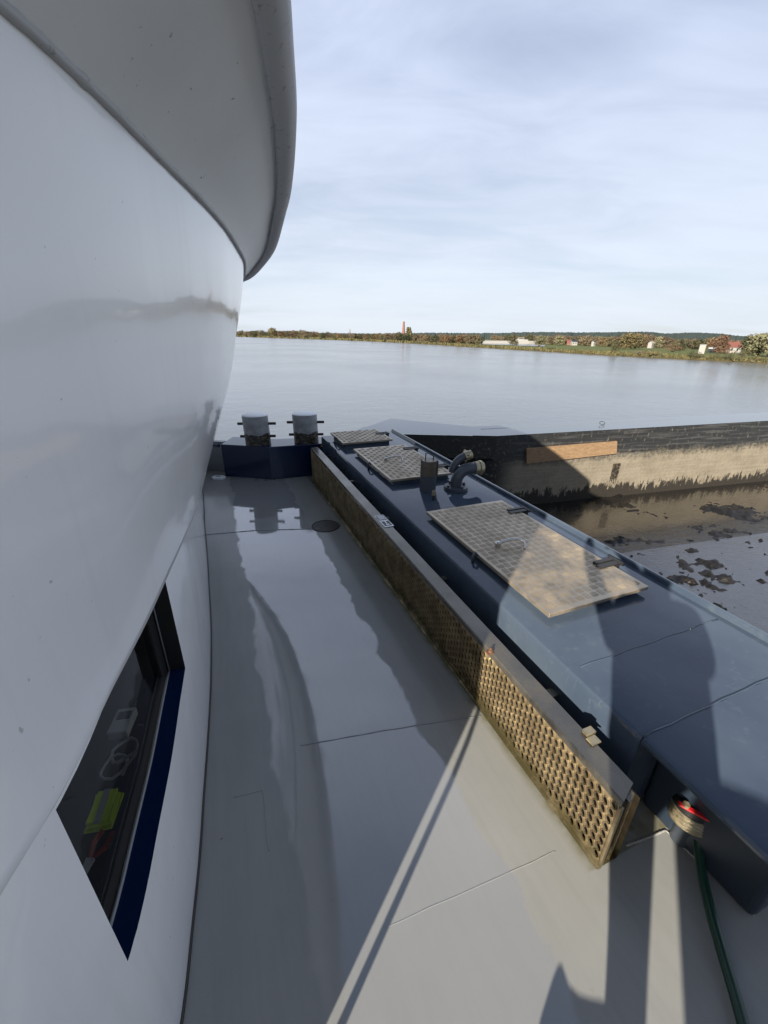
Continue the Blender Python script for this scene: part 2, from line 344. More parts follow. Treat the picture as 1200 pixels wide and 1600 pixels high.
# ------------------------------------------------------------------ white superstructure
Bt = [(-.2, -.506), (-.1, -.449), (0, -.445), (.1, -.458), (.2, -.472), (.3, -.479), (.4, -.487), (.5, -.510), (.6, -.54), (.8, -.60), (1, -.668), (1.25, -.752), (1.5, -.84), (1.75, -.935), (2, -1.035), (2.35, -1.185), (2.7, -1.335), (3, -1.467), (3.4, -1.645), (3.8, -1.815), (4.2, -1.99), (4.7, -2.22), (5.2, -2.55), (6, -3.4)]
Kt = [(-.2, -.506), (-.1, -.449), (0, -.440), (.1, -.445), (.2, -.457), (.3, -.470), (.4, -.482), (.5, -.503), (.6, -.527), (.8, -.568), (1, -.617), (1.25, -.68), (1.5, -.745), (1.75, -.825), (2, -.91), (2.35, -1.04), (2.7, -1.19), (3, -1.34), (3.4, -1.55), (3.8, -1.755), (4.2, -1.95), (4.7, -2.2), (5.2, -2.53), (6, -3.4)]
St = [(-.2, -.520), (-.1, -.47), (0, -.462), (.1, -.47), (.2, -.48), (.3, -.49), (.4, -.50), (.5, -.51), (.6, -.516), (.8, -.518), (1, -.533), (1.25, -.562), (1.5, -.59), (1.75, -.623), (2, -.665), (2.35, -.739), (2.7, -.82), (3, -.91), (3.4, -1.045), (3.8, -1.21), (4.2, -1.40), (4.7, -1.68), (5.2, -2.0), (6, -2.7)]
ZK, ZS = .96, 2.0
FT = [(0, 0), (.05, .085), (.135, .23), (.25, .40), (.375, .56), (.5, .67), (.615, .75), (.81, .90), (1, 1)]
BACK = [(-3.4, -3.6), (-2.6, -2.6), (-1.4, -1.0), (-.85, -.6), (-.63, -.36)]
def wall_pt(y, z):
    if z <= .95: return Vector((interp(Bt, y), y, z))
    if z < ZK: t = (z - .95) / (ZK - .95); t = t * t * (3 - 2 * t); return Vector((interp(Bt, y) * (1 - t) + interp(Kt, y) * t, y, z))
    f = interp(FT, (z - ZK) / (ZS - ZK)); return Vector((interp(Kt, y) * (1 - f) + interp(St, y) * f, y, z))
def hit_wall(u, v):                     # where the line of sight meets the lower wall
    d = ray(u, v); lo = None
    for i in range(1, 4000):
        p = EYE + d * (i * .001)
        if 0 <= p.z < 1.2 and p.x <= interp(Bt, p.y): return p
    return EYE + d
h1, h2 = hit_wall(203, 1510), hit_wall(288, 1037)
WY0, WY1, WZ0, WZ1 = h1.y, h2.y, (h1.z + h2.z) / 2, .943
cab = thing('deckhouse', (-1.6, 1.5, 0), 'glossy white curved ship superstructure with overhanging top and a slanted dark window', 'ship superstructure')
ys = [-.2 + i * .04 for i in range(0, 5)] + [i * .05 for i in range(0, 121)]
ys = sorted(set([round(y, 4) for y in ys if abs(y - WY0) > .012 and abs(y - WY1) > .012] + [WY0, WY1]))
zl = sorted(set([0, .1, .2, .3, .4, WZ0, WZ0 + .15, .7, .8, .88, WZ1, .95]))
b = MB()
rows = [[Vector((x, y, z)) for x, y in BACK] + [wall_pt(y, z) for y in ys] for z in zl]
nb = len(BACK)
vs = [p for r in rows for p in r]; n = len(rows[0]); fs = []
for i in range(len(rows) - 1):
    for j in range(n - 1):
        if j >= nb and WY0 - 1e-6 <= ys[j - nb] < WY1 - 1e-6 and WZ0 - 1e-6 <= zl[i] < WZ1 - 1e-6: continue
        fs.append((i * n + j, i * n + j + 1, (i + 1) * n + j + 1, (i + 1) * n + j))
b.add(vs, fs)
b.obj('lower_wall', M['white'], cab, smooth=True)
b = MB(); zu = [.95, .9525, .955, .9575, .96] + [.98, 1., 1.03, 1.06] + [1.1 + i * .05 for i in range(19)]
zu = [round(z, 4) for z in zu if z <= 2.0]
if zu[-1] < 2.0: zu.append(2.0)
b.grid([[Vector((x, y, z)) for x, y in BACK] + [wall_pt(y, z) for y in ys] for z in zu])
b.obj('upper_wall', M['white'], cab, smooth=True)
# weld bead where the overhang meets the wall
b = MB(); pth = [wall_pt(y, 2.0) + Vector((.004 + .002 * noise.noise(Vector((y * 14, 0, 0))), 0, -.004)) for y in [i * .025 for i in range(0, 190)]]
b.tube(pth, [.009 + .003 * noise.noise(Vector((y * .8, 3, 1))) for y in range(len(pth))], 8); b.obj('weld_bead', M['rim'], cab, smooth=True)
# foot bead
b = MB(); b.tube([wall_pt(y, .004) + Vector((.002, 0, 0)) for y in [i * .05 for i in range(-4, 110)]], .005, 6); b.obj('foot_sealant', M['iron'], cab, smooth=True)
# overhang: soffit from the seam out to the rim
Rt = [(.3, -.33), (.42, -.21), (.6, -.165), (.8, -.175), (1.121, -.203), (1.276, -.227), (1.652, -.294), (2.274, -.441), (2.8, -.60), (3.395, -.80), (3.9, -1.02), (4.4, -1.27), (5.0, -1.65), (5.6, -2.1), (6.4, -2.8)]
rimc = []
for i in range(0, 150):
    y = .3 + i * .04; rimc.append(Vector((interp(Rt, y), y, 2.2 - .10 * min(1, max(0, (y - 2.6) / 1.8)))))
rimc = [Vector((-2.6, -.9, 2.2)), Vector((-1.4, -.35, 2.2)), Vector((-.8, -.02, 2.2)), Vector((-.52, .14, 2.2))] + rimc
def seam_for(r, i):                     # foot of the normal from the rim onto the seam
    best = None
    if r.y < .3: return Vector((r.x - .3, r.y + .0 - .05, 2.0)) if r.x < -.7 else Vector((interp(St, max(-.2, r.y - .1)) , max(-.2, r.y - .1), 2.0))
    for k in range(-8, 240):
        y = k * .025; p = Vector((interp(St, y), y, 2.0)); dd = (p - r).length
        if best is None or dd < best[0]: best = (dd, p)
    return best[1]
seamc = [seam_for(r, i) for i, r in enumerate(rimc)]
rows = []; lip = []; outer = []
for s_, r in zip(seamc, rimc):
    o = (r - s_); o.z = 0; o.normalize(); inn = r - o * .066
    row = []
    for k in range(9):
        t = k / 8; p = s_.lerp(inn, t); p.z = s_.z + (inn.z - .0 - s_.z) * (t ** .8); row.append(p)
    rows.append(row)
    lip.append([inn.copy(), inn + Vector((0, 0, -.016)), inn + o * .012 + Vector((0, 0, -.022)), inn + o * .04 + Vector((0, 0, -.016)), r + Vector((0, 0, .0)), r + o * .006 + Vector((0, 0, .03)), r + o * .004 + Vector((0, 0, .34)), r - o * .06 + Vector((0, 0, .36)), s_ - o * .9 + Vector((0, 0, .5))])
b = MB(); b.grid(rows); b.obj('soffit', M['soffit'], cab, smooth=True)
b = MB(); b.grid([l[:6] for l in lip]); rim = b.obj('rim', M['rim'], cab, smooth=True)
b = MB(); b.grid([l[5:] for l in lip]); b.obj('bulwark', M['white'], cab, smooth=40)
# grab rail on the rounded corner
b = MB(); g = lambda a, c, z: SA(a, c, z)
b.tube([g(-.33, -.34, .05), g(-.30, -.303, .05), g(-.30, -.301, .3), g(-.30, -.298, .56), g(-.30, -.303, .64), g(-.30, -.315, .72), g(-.31, -.345, .74)], .0105, 10); b.obj('grab_rail', M['white'], cab, smooth=True)
# window
win = bpy.data.objects.new('window', None); 
mb = MB(); inn = .075
def wo(y, z, d=0.):                      # wall point pushed d inwards
    t = (Vector((interp(Bt, y + .01), y + .01, 0)) - Vector((interp(Bt, y - .01), y - .01, 0))).normalized(); nn = Vector((-t.y, t.x, 0))
    return Vector((interp(Bt, y), y, z)) + nn * d
sub = [WY0 + (WY1 - WY0) * i / 16 for i in range(17)]
sill = MB(); sill.grid([[wo(y, WZ0, 0) for y in sub], [wo(y, WZ0 + .004, .05) for y in sub]])
win = sill.obj('window_frame', [M['navy']], cab)
x = MB(); x.grid([[wo(WY1, WZ0, 0), wo(WY1, WZ1, 0)], [wo(WY1, WZ0, inn), wo(WY1, WZ1, inn)]]); x.grid([[wo(WY0, WZ0, 0), wo(WY0, WZ1, 0)], [wo(WY0, WZ0, inn), wo(WY0, WZ1, inn)]])
x.grid([[wo(y, WZ1, 0) for y in sub], [wo(y, WZ1, inn) for y in sub]]); x.obj('jamb', M['dark'], win)
x = MB(); x.tube([wo(y, WZ0 + .006, .053) for y in sub], .0042, 8); x.tube([wo(WY1 - .01, z, .05) for z in (WZ0 + .006, WZ1)], .0025, 8); x.obj('seal_strip', M['grey'], win, smooth=True)
x = MB(); x.grid([[wo(y, WZ0 + .004, .058) for y in sub], [wo(y, WZ0 + .03, .062) for y in sub], [wo(y, WZ0 + .035, .085) for y in sub]])
x.grid([[wo(WY1 - .012, WZ0, .056), wo(WY1 - .012, WZ1, .056)], [wo(WY1 - .055, WZ0, .062), wo(WY1 - .055, WZ1, .062)], [wo(WY1 - .058, WZ0, .085), wo(WY1 - .058, WZ1, .085)]])
x.obj('gasket', M['dark'], win)
x = MB(); x.grid([[wo(y, WZ0 + .01, .068) for y in sub], [wo(y, WZ1, .068) for y in sub]]); x.obj('pane', M['glass'], win)
x = MB()
ra, rb = wo(WY0 - .25, 0, .09), wo(WY1 + .3, 0, .09); ia, ib = wo(WY0 - .25, 0, .75), wo(WY1 + .3, 0, .75)
def Z(p, z): return Vector((p.x, p.y, z))
x.grid([[Z(ra, .35), Z(rb, .35)], [Z(ia, .35), Z(ib, .35)]]); x.grid([[Z(ia, .35), Z(ib, .35)], [Z(ia, 1.5), Z(ib, 1.5)]]); x.grid([[Z(ra, 1.5), Z(rb, 1.5)], [Z(ia, 1.5), Z(ib, 1.5)]])
x.grid([[Z(ra, .35), Z(ia, .35)], [Z(ra, 1.5), Z(ia, 1.5)]]); x.grid([[Z(rb, .35), Z(ib, .35)], [Z(rb, 1.5), Z(ib, 1.5)]]); x.obj('cabin_interior', M['room'], cab)

# things on the shelf behind the glass
shelf_z = .62
def inside(u, v, d):                      # point on the sight line d behind the pane
    dr = ray(u, v)
    for i in range(1, 4000):
        p = EYE + dr * (i * .001)
        if p.x <= interp(Bt, p.y) - d: return p
p = inside(162, 1265, .17); a = math.atan2(-.3, 1)
e = thing('safety_vest', p, 'folded lime yellow hi-vis vest lying behind the slanted window', 'vest')
x = MB()
for k in range(4): x.box(p + Vector((.0, .0, -.012 + k * .009)), (.033 - .003 * k, .046 - .004 * (k % 2), .0042), rot=-a + .07 * (k % 3 - 1))
x.obj('fabric', M['hivis'], e, bevel=.003); x = MB(); x.box(p + Vector((.006, -.005, .026)), (.007, .043, .0022), rot=-a); x.obj('reflective_stripe', M['toy'], e)
p = inside(192, 1130, .17)
e = thing('radio_set', p, 'grey handheld radio set lying behind the upper window glass', 'radio')
x = MB(); x.box(p, (.028, .045, .016), rot=.2); x.obj('case', M['toy'], e, bevel=.004)
x = MB(); x.tube([p + Vector((0, .045, .01)), p + Vector((.01, .12, .02))], [.006, .003], 8); x.obj('aerial', M['dark'], e)
x = MB(); x.box(p + Vector((0, .015, .0165)), (.018, .014, .002), rot=.2); x.obj('display', M['navy'], e)
p = inside(182, 1195, .16)
e = thing('cable_bundle', p, 'pale coiled cable with loops lying between vest and radio behind the glass', 'cable')
x = MB(); x.tube([p + Vector((.035 * math.cos(t * .5) , .05 * math.sin(t * .5) + .004 * t - .03, .004 * math.sin(t * 1.7))) for t in range(30)], .0045, 6); x.obj('coil', M['toy'], e, smooth=True)
p = inside(140, 1345, .14)
e = thing('cutting_pliers', p, 'small orange handled pliers lying low behind the window glass', 'pliers')
x = MB(); x.tube([p + Vector((0, 0, 0)), p + Vector((.02, .03, 0)), p + Vector((.018, .06, 0))], [.004, .007, .006], 8); x.tube([p, p + Vector((-.015, .035, 0)), p + Vector((-.01, .062, 0))], [.004, .007, .006], 8); x.obj('handle', M['orange'], e, smooth=True)
x = MB(); x.hexa([p + Vector(q) for q in ((-.008, -.03, -.004), (.008, -.03, -.004), (.009, .004, -.005), (-.009, .004, -.005), (-.004, -.03, .004), (.004, -.03, .004), (.009, .004, .005), (-.009, .004, .005))]); x.obj('jaw', M['toy'], e)

# ------------------------------------------------------------------ blue casing with hatches
SH = .018; ZT = .40
QL, QR, P0, P1 = 1.145, 2.10, .17, 4.85
cas = thing('tank_casing', W(1.6, .17, 0), 'long low slate blue deck casing with three tread plate hatches on top', 'deck casing')
b = MB(); PS = .555
b.qbox(QL, QR, PS, P1, 0, ZT, sh=0.)
b = MB()
def zt(p): return ZT + SH * p
def prof(p, q0, z0): return [W(q0, p, z0), W(q0, p, zt(p) - .02), W(q0 + .006, p, zt(p) - .006), W(q0 + .02, p, zt(p)), W(QR - .035, p, zt(p)), W(QR - .03, p, zt(p) + .022), W(QR - .022, p, zt(p) + .028), W(QR - .008, p, zt(p) + .026), W(QR, p, zt(p) + .012), W(QR, p, 0)]
pl = [PS + .0 + (P1 - PS) * i / 30 for i in range(31)]
b.grid([prof(p, QL, 0) for p in pl])
b.add(prof(P1, QL, 0), [tuple(range(10))]); b.add(prof(PS, QL, 0), [tuple(range(10))])
b.obj('body', M['casing'], cas, smooth=35)
# aft section: top overhangs a recessed dark face
b = MB(); pl2 = [P0 + (PS - .004 - P0) * i / 6 for i in range(7)]
def prof2(p): return [W(QL + .03, p, zt(p) - .03), W(QL + .004, p, zt(p) - .028), W(QL, p, zt(p) - .014), W(QL + .006, p, zt(p) - .004), W(QL + .02, p, zt(p) + .002), W(QR - .035, p, zt(p) + .002), W(QR - .03, p, zt(p) + .024), W(QR - .02, p, zt(p) + .03), W(QR - .006, p, zt(p) + .028), W(QR + .002, p, zt(p) + .012), W(QR + .002, p, zt(p) - .03)]
b.grid([prof2(p) for p in pl2]); b.add(prof2(P0), [tuple(range(11))]); b.obj('aft_top_plate', M['casing'], cas, smooth=35)
b = MB(); b.qbox(QL + .137, QR - .01, P0 + .015, PS - .002, .004, ZT - .026 + SH * P0); b.obj('recessed_side', M['hull'], cas, bevel=.02, seg=3)
b = MB(); pts = [W(QL + .01, PS - .002, zt(PS) + .003)] + [W(QL + (QR - QL) * i / 14, PS - .002 + .002 * math.sin(i * 2.3), zt(PS) + .003) for i in range(1, 14)]
b.tube(pts, .003, 6); b.obj('weld_seam', M['casing'], cas, smooth=True)
b = MB(); b.tube([W(QL + .05 + (QR - QL - .12) * i / 14, .86 + .003 * math.sin(i * 1.7), zt(.86) + .0005) for i in range(15)], .003, 6); b.obj('weld_seam', M['casing'], cas, smooth=True)

def tread(b, q0, q1, p0, p1, zf, pitch=.046):
    # five-bar pattern: groups of raised bars set crosswise in a checker
    nq, np_ = int((q1 - q0) / pitch), int((p1 - p0) / pitch)
    mq = (q1 - q0 - nq * pitch) / 2; mp = (p1 - p0 - np_ * pitch) / 2
    for i in range(nq):
        for j in range(np_):
            cq, cp = q0 + mq + (i + .5) * pitch, p0 + mp + (j + .5) * pitch
            for k in range(5):
                o = (k - 2) * pitch * .185; L = pitch * (.46 if k in (1, 2, 3) else .40); w = pitch * .066; h = .0028
                if (i + j) % 2: a, bb = (1, 0), (0, 1)
                else: a, bb = (0, 1), (1, 0)
                def P(s, t, z): 
                    q = cq + a[0] * s + bb[0] * (t + o); p = cp + a[1] * s + bb[1] * (t + o); return W(q, p, zf(p) + z)
                b.add([P(-L, 0, .0003), P(-L * .6, -w, .0003), P(L * .6, -w, .0003), P(L, 0, .0003), P(L * .6, w, .0003), P(-L * .6, w, .0003), P(-L * .55, 0, h), P(L * .55, 0, h)],
                      [(0, 1, 6), (1, 2, 7, 6), (2, 3, 7), (3, 4, 7), (4, 5, 6, 7), (5, 0, 6)])
def hatch(q0, q1, p0, p1, lift, label, nh=2, handle=True):
    zf = lambda p: zt(p) + lift
    b = MB(); t = .022
    b.hexa([W(q0, p0, zf(p0) - t), W(q1, p0, zf(p0) - t), W(q1, p1, zf(p1) - t), W(q0, p1, zf(p1) - t), W(q0, p0, zf(p0)), W(q1, p0, zf(p0)), W(q1, p1, zf(p1)), W(q0, p1, zf(p1))])
    h = b.obj('hatch', M['tread'], cas, bevel=.004, seg=3); h['label'] = label
    b = MB(); tread(b, q0 + .006, q1 - .006, p0 + .006, p1 - .006, zf); b.obj('tread_pattern', M['tread'], h)
    b = MB(); b.hexa([W(q, p, z) for z in (None,) for q, p, z in ()] or [W(q0 + .03, p0 + .03, zt(p0) - .005), W(q1 - .03, p0 + .03, zt(p0) - .005), W(q1 - .03, p1 - .03, zt(p1) - .005), W(q0 + .03, p1 - .03, zt(p1) - .005),
              W(q0 + .03, p0 + .03, zf(p0) - t - .001), W(q1 - .03, p0 + .03, zf(p0) - t - .001), W(q1 - .03, p1 - .03, zf(p1) - t - .001), W(q0 + .03, p1 - .03, zf(p1) - t - .001)])
    b.obj('coaming', M['casing'], h)
    if handle:
        hq, hp = q0 + .17, (p0 + p1) / 2 + .0; z = zf(hp); b = MB(); H = lambda t, w, k: W(hq + .926 * t - .378 * w, hp - .378 * t - .926 * w, z + k)
        b.cyl(H(-.01, 0, 0), H(-.01, 0, .026), .017, 16); b.cyl(H(-.01, 0, .026), H(-.01, 0, .034), .010, 6)
        b.tube([H(-.005, 0, .024), H(.03, -.012, .034), H(.07, -.02, .042), H(.115, -.014, .045), H(.14, .0, .036), H(.145, .012, .016), H(.142, .016, .002)], .0075, 10)
        b.obj('handle', M['bright'], h, smooth=40)
    for k in range(nh):
        hp = p0 + (p1 - p0) * ((.2, .83)[k] if nh == 2 else .55); z = zf(hp); b = MB()
        b.qbox(q1 - .10, q1 + .045, hp - .035, hp + .0, z + .0015 - SH * 0, z + .008); b.qbox(q1 - .09, q1 + .05, hp + .006, hp + .03, z + .0015, z + .012)
        b.tube([W(q1 + .05, hp - .05, z + .004), W(q1 + .05, hp + .045, z + .004)], .010, 10); b.qbox(q1 + .035, q1 + .065, hp - .02, hp + .02, zt(hp) - .003, z)
        b.obj('hinge', M['iron'], h, bevel=.0015)
    b = MB(); hp = (p0 + p1) / 2 - .03
    b.tube([W(q0 - .028, hp, zt(hp) - .004), W(q0 - .028, hp, zf(hp) - .002), W(q0 - .016, hp, zf(hp) + .012), W(q0 - .002, hp, zf(hp) - .006)], .009, 10); b.obj('clasp', M['slate'], h, smooth=True)
    return h
def qpz(u, v, z): return QP(at(u, v, z))
hatch(1.262, 1.895, 1.115, 2.315, .05, 'largest and nearest tread plate hatch, part sunlit')
hatch(1.27, 1.86, 2.97, 3.98, .06, 'middle tread plate hatch in full shade')
q_, p_ = qpz(540, 693, .55)
hatch(1.22, 1.80, 4.18, 4.70, .075, 'smallest tread plate hatch at the far end', nh=1, handle=False)
b = MB()
# things on the casing
def put(u, v): 
    z = .44
    for _ in range(5): p = at(u, v, z); z = zt(QP(p)[1])
    return p
p = put(668, 766)
e = thing('vent_pipe', p, 'short upright vent pipe with wire loop on top, beside the double elbow', 'vent pipe')
x = MB(); x.tube([p, p + Vector((0, 0, .15))], .066, 24, cap=False); x.tube([p + Vector((0, 0, .15)), p + Vector((0, 0, .002))], .055, 24, cap=True); x.obj('pipe', M['slate'], e, smooth=40)
x = MB(); x.tube([p + Vector((0, 0, .135)), p + Vector((0, 0, .255))], .0675, 24, cap=False); x.tube([p + Vector((0, 0, .255)), p + Vector((0, 0, .138))], .062, 24, cap=True)
x.tube([p + Vector((.067, -.02, .13)), p + Vector((.067, -.02, .256))], .006, 8); x.obj('collar', M['collar'], e, smooth=40)
x = MB(); x.tube([p + Vector((-.03, 0, .23)), p + Vector((-.03, 0, .31)), p + Vector((.0, .02, .305)), p + Vector((.035, .02, .285)), p + Vector((.035, .02, .22))], .0045, 8); x.obj('wire_loop', M['iron'], e, smooth=True)
p2 = put(677, 781); 
e = thing('air_nipple', p2, 'small brass nipple standing in front of the vent pipe', 'nipple'); x = MB(); x.cyl(p2, p2 + Vector((0, 0, .045)), .012, 12); x.obj('stem', M['iron'], e, smooth=40); x = MB(); x.cyl(p2 + Vector((0, 0, .04)), p2 + Vector((0, 0, .075)), .015, 6); x.obj('cap', M['brass'], e)
p = put(712, 764)
e = thing('double_elbow_pipe', p, 'slate painted double elbow pipe on a flange with two brass couplings', 'filler pipe')
x = MB(); x.cyl(p + Vector((0, 0, .0)), p + Vector((0, 0, .014)), .10, 28); x.cyl(p + Vector((0, 0, .014)), p + Vector((0, 0, .028)), .098, 28)
x.obj('flange', M['slate'], e, smooth=40, bevel=.003)
for k in range(4):
    an = k * PI / 2 + .5; x = MB(); c = p + Vector((.08 * math.cos(an), .08 * math.sin(an), .028)); x.cyl(c, c + Vector((0, 0, .018)), .013, 6); x.obj('bolt', M['slate'], e)
dx = Vector((.93, .25, 0)).normalized()
arc = [p + Vector((0, 0, .02)), p + Vector((0, 0, .06))] + [p + Vector((0, 0, .06)) + dx * (.11 * (1 - math.cos(t))) + Vector((0, 0, .11 * math.sin(t))) for t in [i * PI / 16 for i in range(1, 9)]]
arc.append(arc[-1] + dx * .05)
x = MB(); x.tube(arc, .047, 24); x.obj('large_elbow', M['slate'], e, smooth=40)
E1 = arc[-1]; x = MB(); x.cyl(E1 - dx * .01, E1 + dx * .028, .053, 24); x.cyl(E1 + dx * .028, E1 + dx * .05, .061, 24); x.cyl(E1 + dx * .05, E1 + dx * .065, .05, 24); x.obj('coupling', M['brass'], e, smooth=40, bevel=.003)
p3 = p + Vector((-.03, .05, .13)); arc = [p3] + [p3 + dx * (.12 * (1 - math.cos(t))) + Vector((0, 0, .13 * math.sin(t))) for t in [i * PI / 18 for i in range(1, 9)]]
x = MB(); x.tube(arc, .031, 20); x.obj('small_elbow', M['slate'], e, smooth=40)
E2 = arc[-1]; d2 = (arc[-1] - arc[-2]).normalized(); x = MB(); x.cyl(E2 - d2 * .005, E2 + d2 * .035, .04, 20); x.cyl(E2 + d2 * .035, E2 + d2 * .06, .035, 20)
for k in range(3): an = k * 2.1 + .4; w = Vector((0, 0, 1)) * math.sin(an) + d2.cross(Vector((0, 0, 1))).normalized() * math.cos(an); x.tube([E2 + d2 * .012 + w * .04, E2 + d2 * .02 + w * .06], .008, 6)
x.obj('coupling', M['brass'], e, smooth=40)

# ------------------------------------------------------------------ perforated guard on edge
GQ0, GQ1 = .963, 1.045; GP0, GP1 = .452, 4.62; GZ, GS = .335, .018
gz = lambda p: GZ + GS * p
gd = thing('perforated_guard', W(1.0, .45, 0), 'long stainless steel perforated panel standing on edge along the blue casing', 'perforated panel')
b = MB(); pq = .0262
z0 = .034
L = GP1 - GP0 - .016; 
def cellgrid():
    n = int(L / pq)
    for c in range(n):
        pc = GP0 + .008 + (c + .5) * pq
        top = gz(pc) - .028; nr = 8; hh = (top - z0) / nr
        for r in range(nr - c % 2): yield pc, z0 + (r + .5 + .5 * (c % 2)) * hh, pq / 2, hh / 2, c, r
        if c % 2:                       # half cells left plain at the foot and head of every other column
            for za, zb in ((z0, z0 + hh / 2), (top - hh / 2, top)):
                b.add([W(GQ0 + .004, pc - pq / 2, za), W(GQ0 + .004, pc + pq / 2, za), W(GQ0 + .004, pc + pq / 2, zb), W(GQ0 + .004, pc - pq / 2, zb)], [(0, 1, 2, 3)])
sq = [(-1, -1), (-.33, -1), (.33, -1), (1, -1), (1, -.33), (1, .33), (1, 1), (.33, 1), (-.33, 1), (-1, 1), (-1, .33), (-1, -.33)]
for pc, zc, hp, hz, c, r in cellgrid():
    vs = [W(GQ0 + .004, pc + a * hp, zc + bb * hz) for a, bb in sq]
    ang = [math.atan2(bb, a) for a, bb in sq]
    def ring(rp, rz, q, k=0.): return [W(q, pc + math.cos(t) * rp * hp * (1 + .25 * -math.sin(t)), zc + math.sin(t) * rz * hz) for t in ang]
    vs += ring(.90, .97, GQ0 + .003) + ring(.80, .90, GQ0 - .0030) + ring(.73, .84, GQ0 - .0028) + ring(.72, .83, GQ0 + .004)
    b.add(vs, [(o * 12 + i, o * 12 + (i + 1) % 12, (o + 1) * 12 + (i + 1) % 12, (o + 1) * 12 + i) for o in range(4) for i in range(12)])
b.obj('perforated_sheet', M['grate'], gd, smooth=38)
b = MB(); b.hexa([W(q, p, z) for q, p, z in ((GQ0 + .03, GP0 + .03, .012), (GQ0 + .04, GP0 + .03, .012), (GQ0 + .04, GP1, .012), (GQ0 + .03, GP1, .012), (GQ0 + .03, GP0 + .03, gz(GP0) - .035), (GQ0 + .04, GP0 + .03, gz(GP0) - .035), (GQ0 + .04, GP1, gz(GP1) - .035), (GQ0 + .03, GP1, gz(GP1) - .035))])
b.obj('shade_sheet', M['dark'], gd)  # black sheet standing in for the shade behind the holes
sk = lambda p: .03 * max(0, 1 - (p - GP0) / .4)
b = MB(); pl = [GP0 + (GP1 - GP0) * i / 20 for i in range(21)]
b.grid([[W(GQ0 + .003, p, gz(p) - .028), W(GQ0 - .002, p, gz(p) - .026), W(GQ0 - .002, p, gz(p) - .004), W(GQ0 + .003, p, gz(p)), W(GQ1 - .004, p + sk(p), gz(p)), W(GQ1, p + sk(p), gz(p) - .004), W(GQ1, p + sk(p), gz(p) - .03), W(GQ0 + .04, p, gz(p) - .03)] for p in pl])
b.obj('top_rail', M['steel'], gd, smooth=35)
b = MB(); b.grid([[W(GQ0 - .008, p, .004), W(GQ0 - .008, p, .010), W(GQ0 - .002, p, .014), W(GQ0 - .001, p, z0 + .001), W(GQ0 + .004, p, z0 + .003)] for p in pl]); b.grid([[W(GQ1, p, .006), W(GQ1, p, gz(p) - .031)] for p in pl]); b.grid([[W(GQ0 - .008, p, .004), W(GQ1, p, .006)] for p in pl])
b.obj('bottom_rail', M['grate'], gd, smooth=35)
b = MB(); zz = gz(GP0)
zf_ = zz - .033
b.hexa([W(GQ0 - .003, GP0 - .004, .004), W(GQ0 + .014, GP0 - .002, .004), W(GQ0 + .014, GP0 + .006, .004), W(GQ0 - .003, GP0 + .006, .004), W(GQ0 - .003, GP0 - .004, zf_), W(GQ0 + .014, GP0 - .002, zf_), W(GQ0 + .014, GP0 + .006, zf_), W(GQ0 - .003, GP0 + .006, zf_)])
b.obj('end_flange', M['grate'], gd, bevel=.002)
b = MB(); b.hexa([W(GQ0 + .052, GP0 + .004, .004), W(GQ1 + .004, GP0 + .018, .004), W(GQ1 + .004, GP0 + .04, .004), W(GQ0 + .052, GP0 + .026, .004), W(GQ0 + .052, GP0 + .004, zf_), W(GQ1 + .004, GP0 + .018, zf_), W(GQ1 + .004, GP0 + .04, zf_), W(GQ0 + .052, GP0 + .026, zf_)])
b.obj('end_flange', M['grate'], gd, bevel=.002)
b = MB(); b.qbox(GQ0 + .015, GQ0 + .051, GP0 + .012, GP0 + .02, .004, zf_ - .002)
b.obj('shade_plate', M['dark'], gd)  # black plate standing in for the shaded gap between the flanges
b = MB(); b.qbox(GQ0 - .003, GQ1, GP1 - .012, GP1 + .006, .004, gz(GP1) - .02)
b.obj('end_frame', M['grate'], gd, bevel=.003)
for u, v, rusty in ((925, 1152, 0), (766, 1020, 1), (503, 698, 1)):
    z = .37
    for _ in range(5): p = at(u, v, z); q_, p_ = QP(p); z = gz(p_)
    b = MB()
    if not rusty:
        b.qbox(q_ - .028, q_ + .012, p_ - .028, p_ + .002, z + .001, z + .008); b.qbox(q_ - .018, q_ + .022, p_ + .004, p_ + .030, z + .001, z + .014)
    else:
        b.cyl(W(q_, p_, z), W(q_, p_, z + .016), .011, 6); b.cyl(W(q_, p_, z + .016), W(q_, p_, z + .026), .006, 8); b.qbox(q_ - .02, q_ + .012, p_ - .012, p_ + .012, z + .001, z + .005)
    b.obj('latch' if not rusty else 'bolt', M['brass'] if not rusty else M['rust'], gd, bevel=.002)
z = .4
for _ in range(5): p = at(600, 814, z); q_, p_ = QP(p); z = gz(p_)
b = MB(); b.qbox(q_ - .035, q_ + .035, p_ - .105, p_ + .105, z + .0008, z + .0022, sh=0)
lab = b.obj('type_plate', M['ivory'], gd)
b = MB(); zz = z + .0036
def mark(a, c, e_, f): b.qbox(q_ + a, q_ + c, p_ + e_, p_ + f, zz - .0008, zz)
mark(-.03, .03, .012, .094); mark(-.026, .026, -.088, -.055); mark(-.026, -.004, -.05, -.012); mark(.008, .028, -.05, -.012)
b.obj('print', M['iron'], lab)
b = MB(); zz = z + .0044
for k in range(5): mark(-.022 + k * .01, -.016 + k * .01, .02, .085)
mark(-.012, .012, -.08, -.062); b.obj('print_light', M['ivory'], lab)['kind'] = 'stuff'
for k in range(5):
    p_ = .9 + k * .9; b = MB(); b.qbox(GQ1 + .001, QL - .001, p_ - .02, p_ + .02, gz(p_) - .09, gz(p_) - .08); b.obj('bracket', M['steel'], gd)

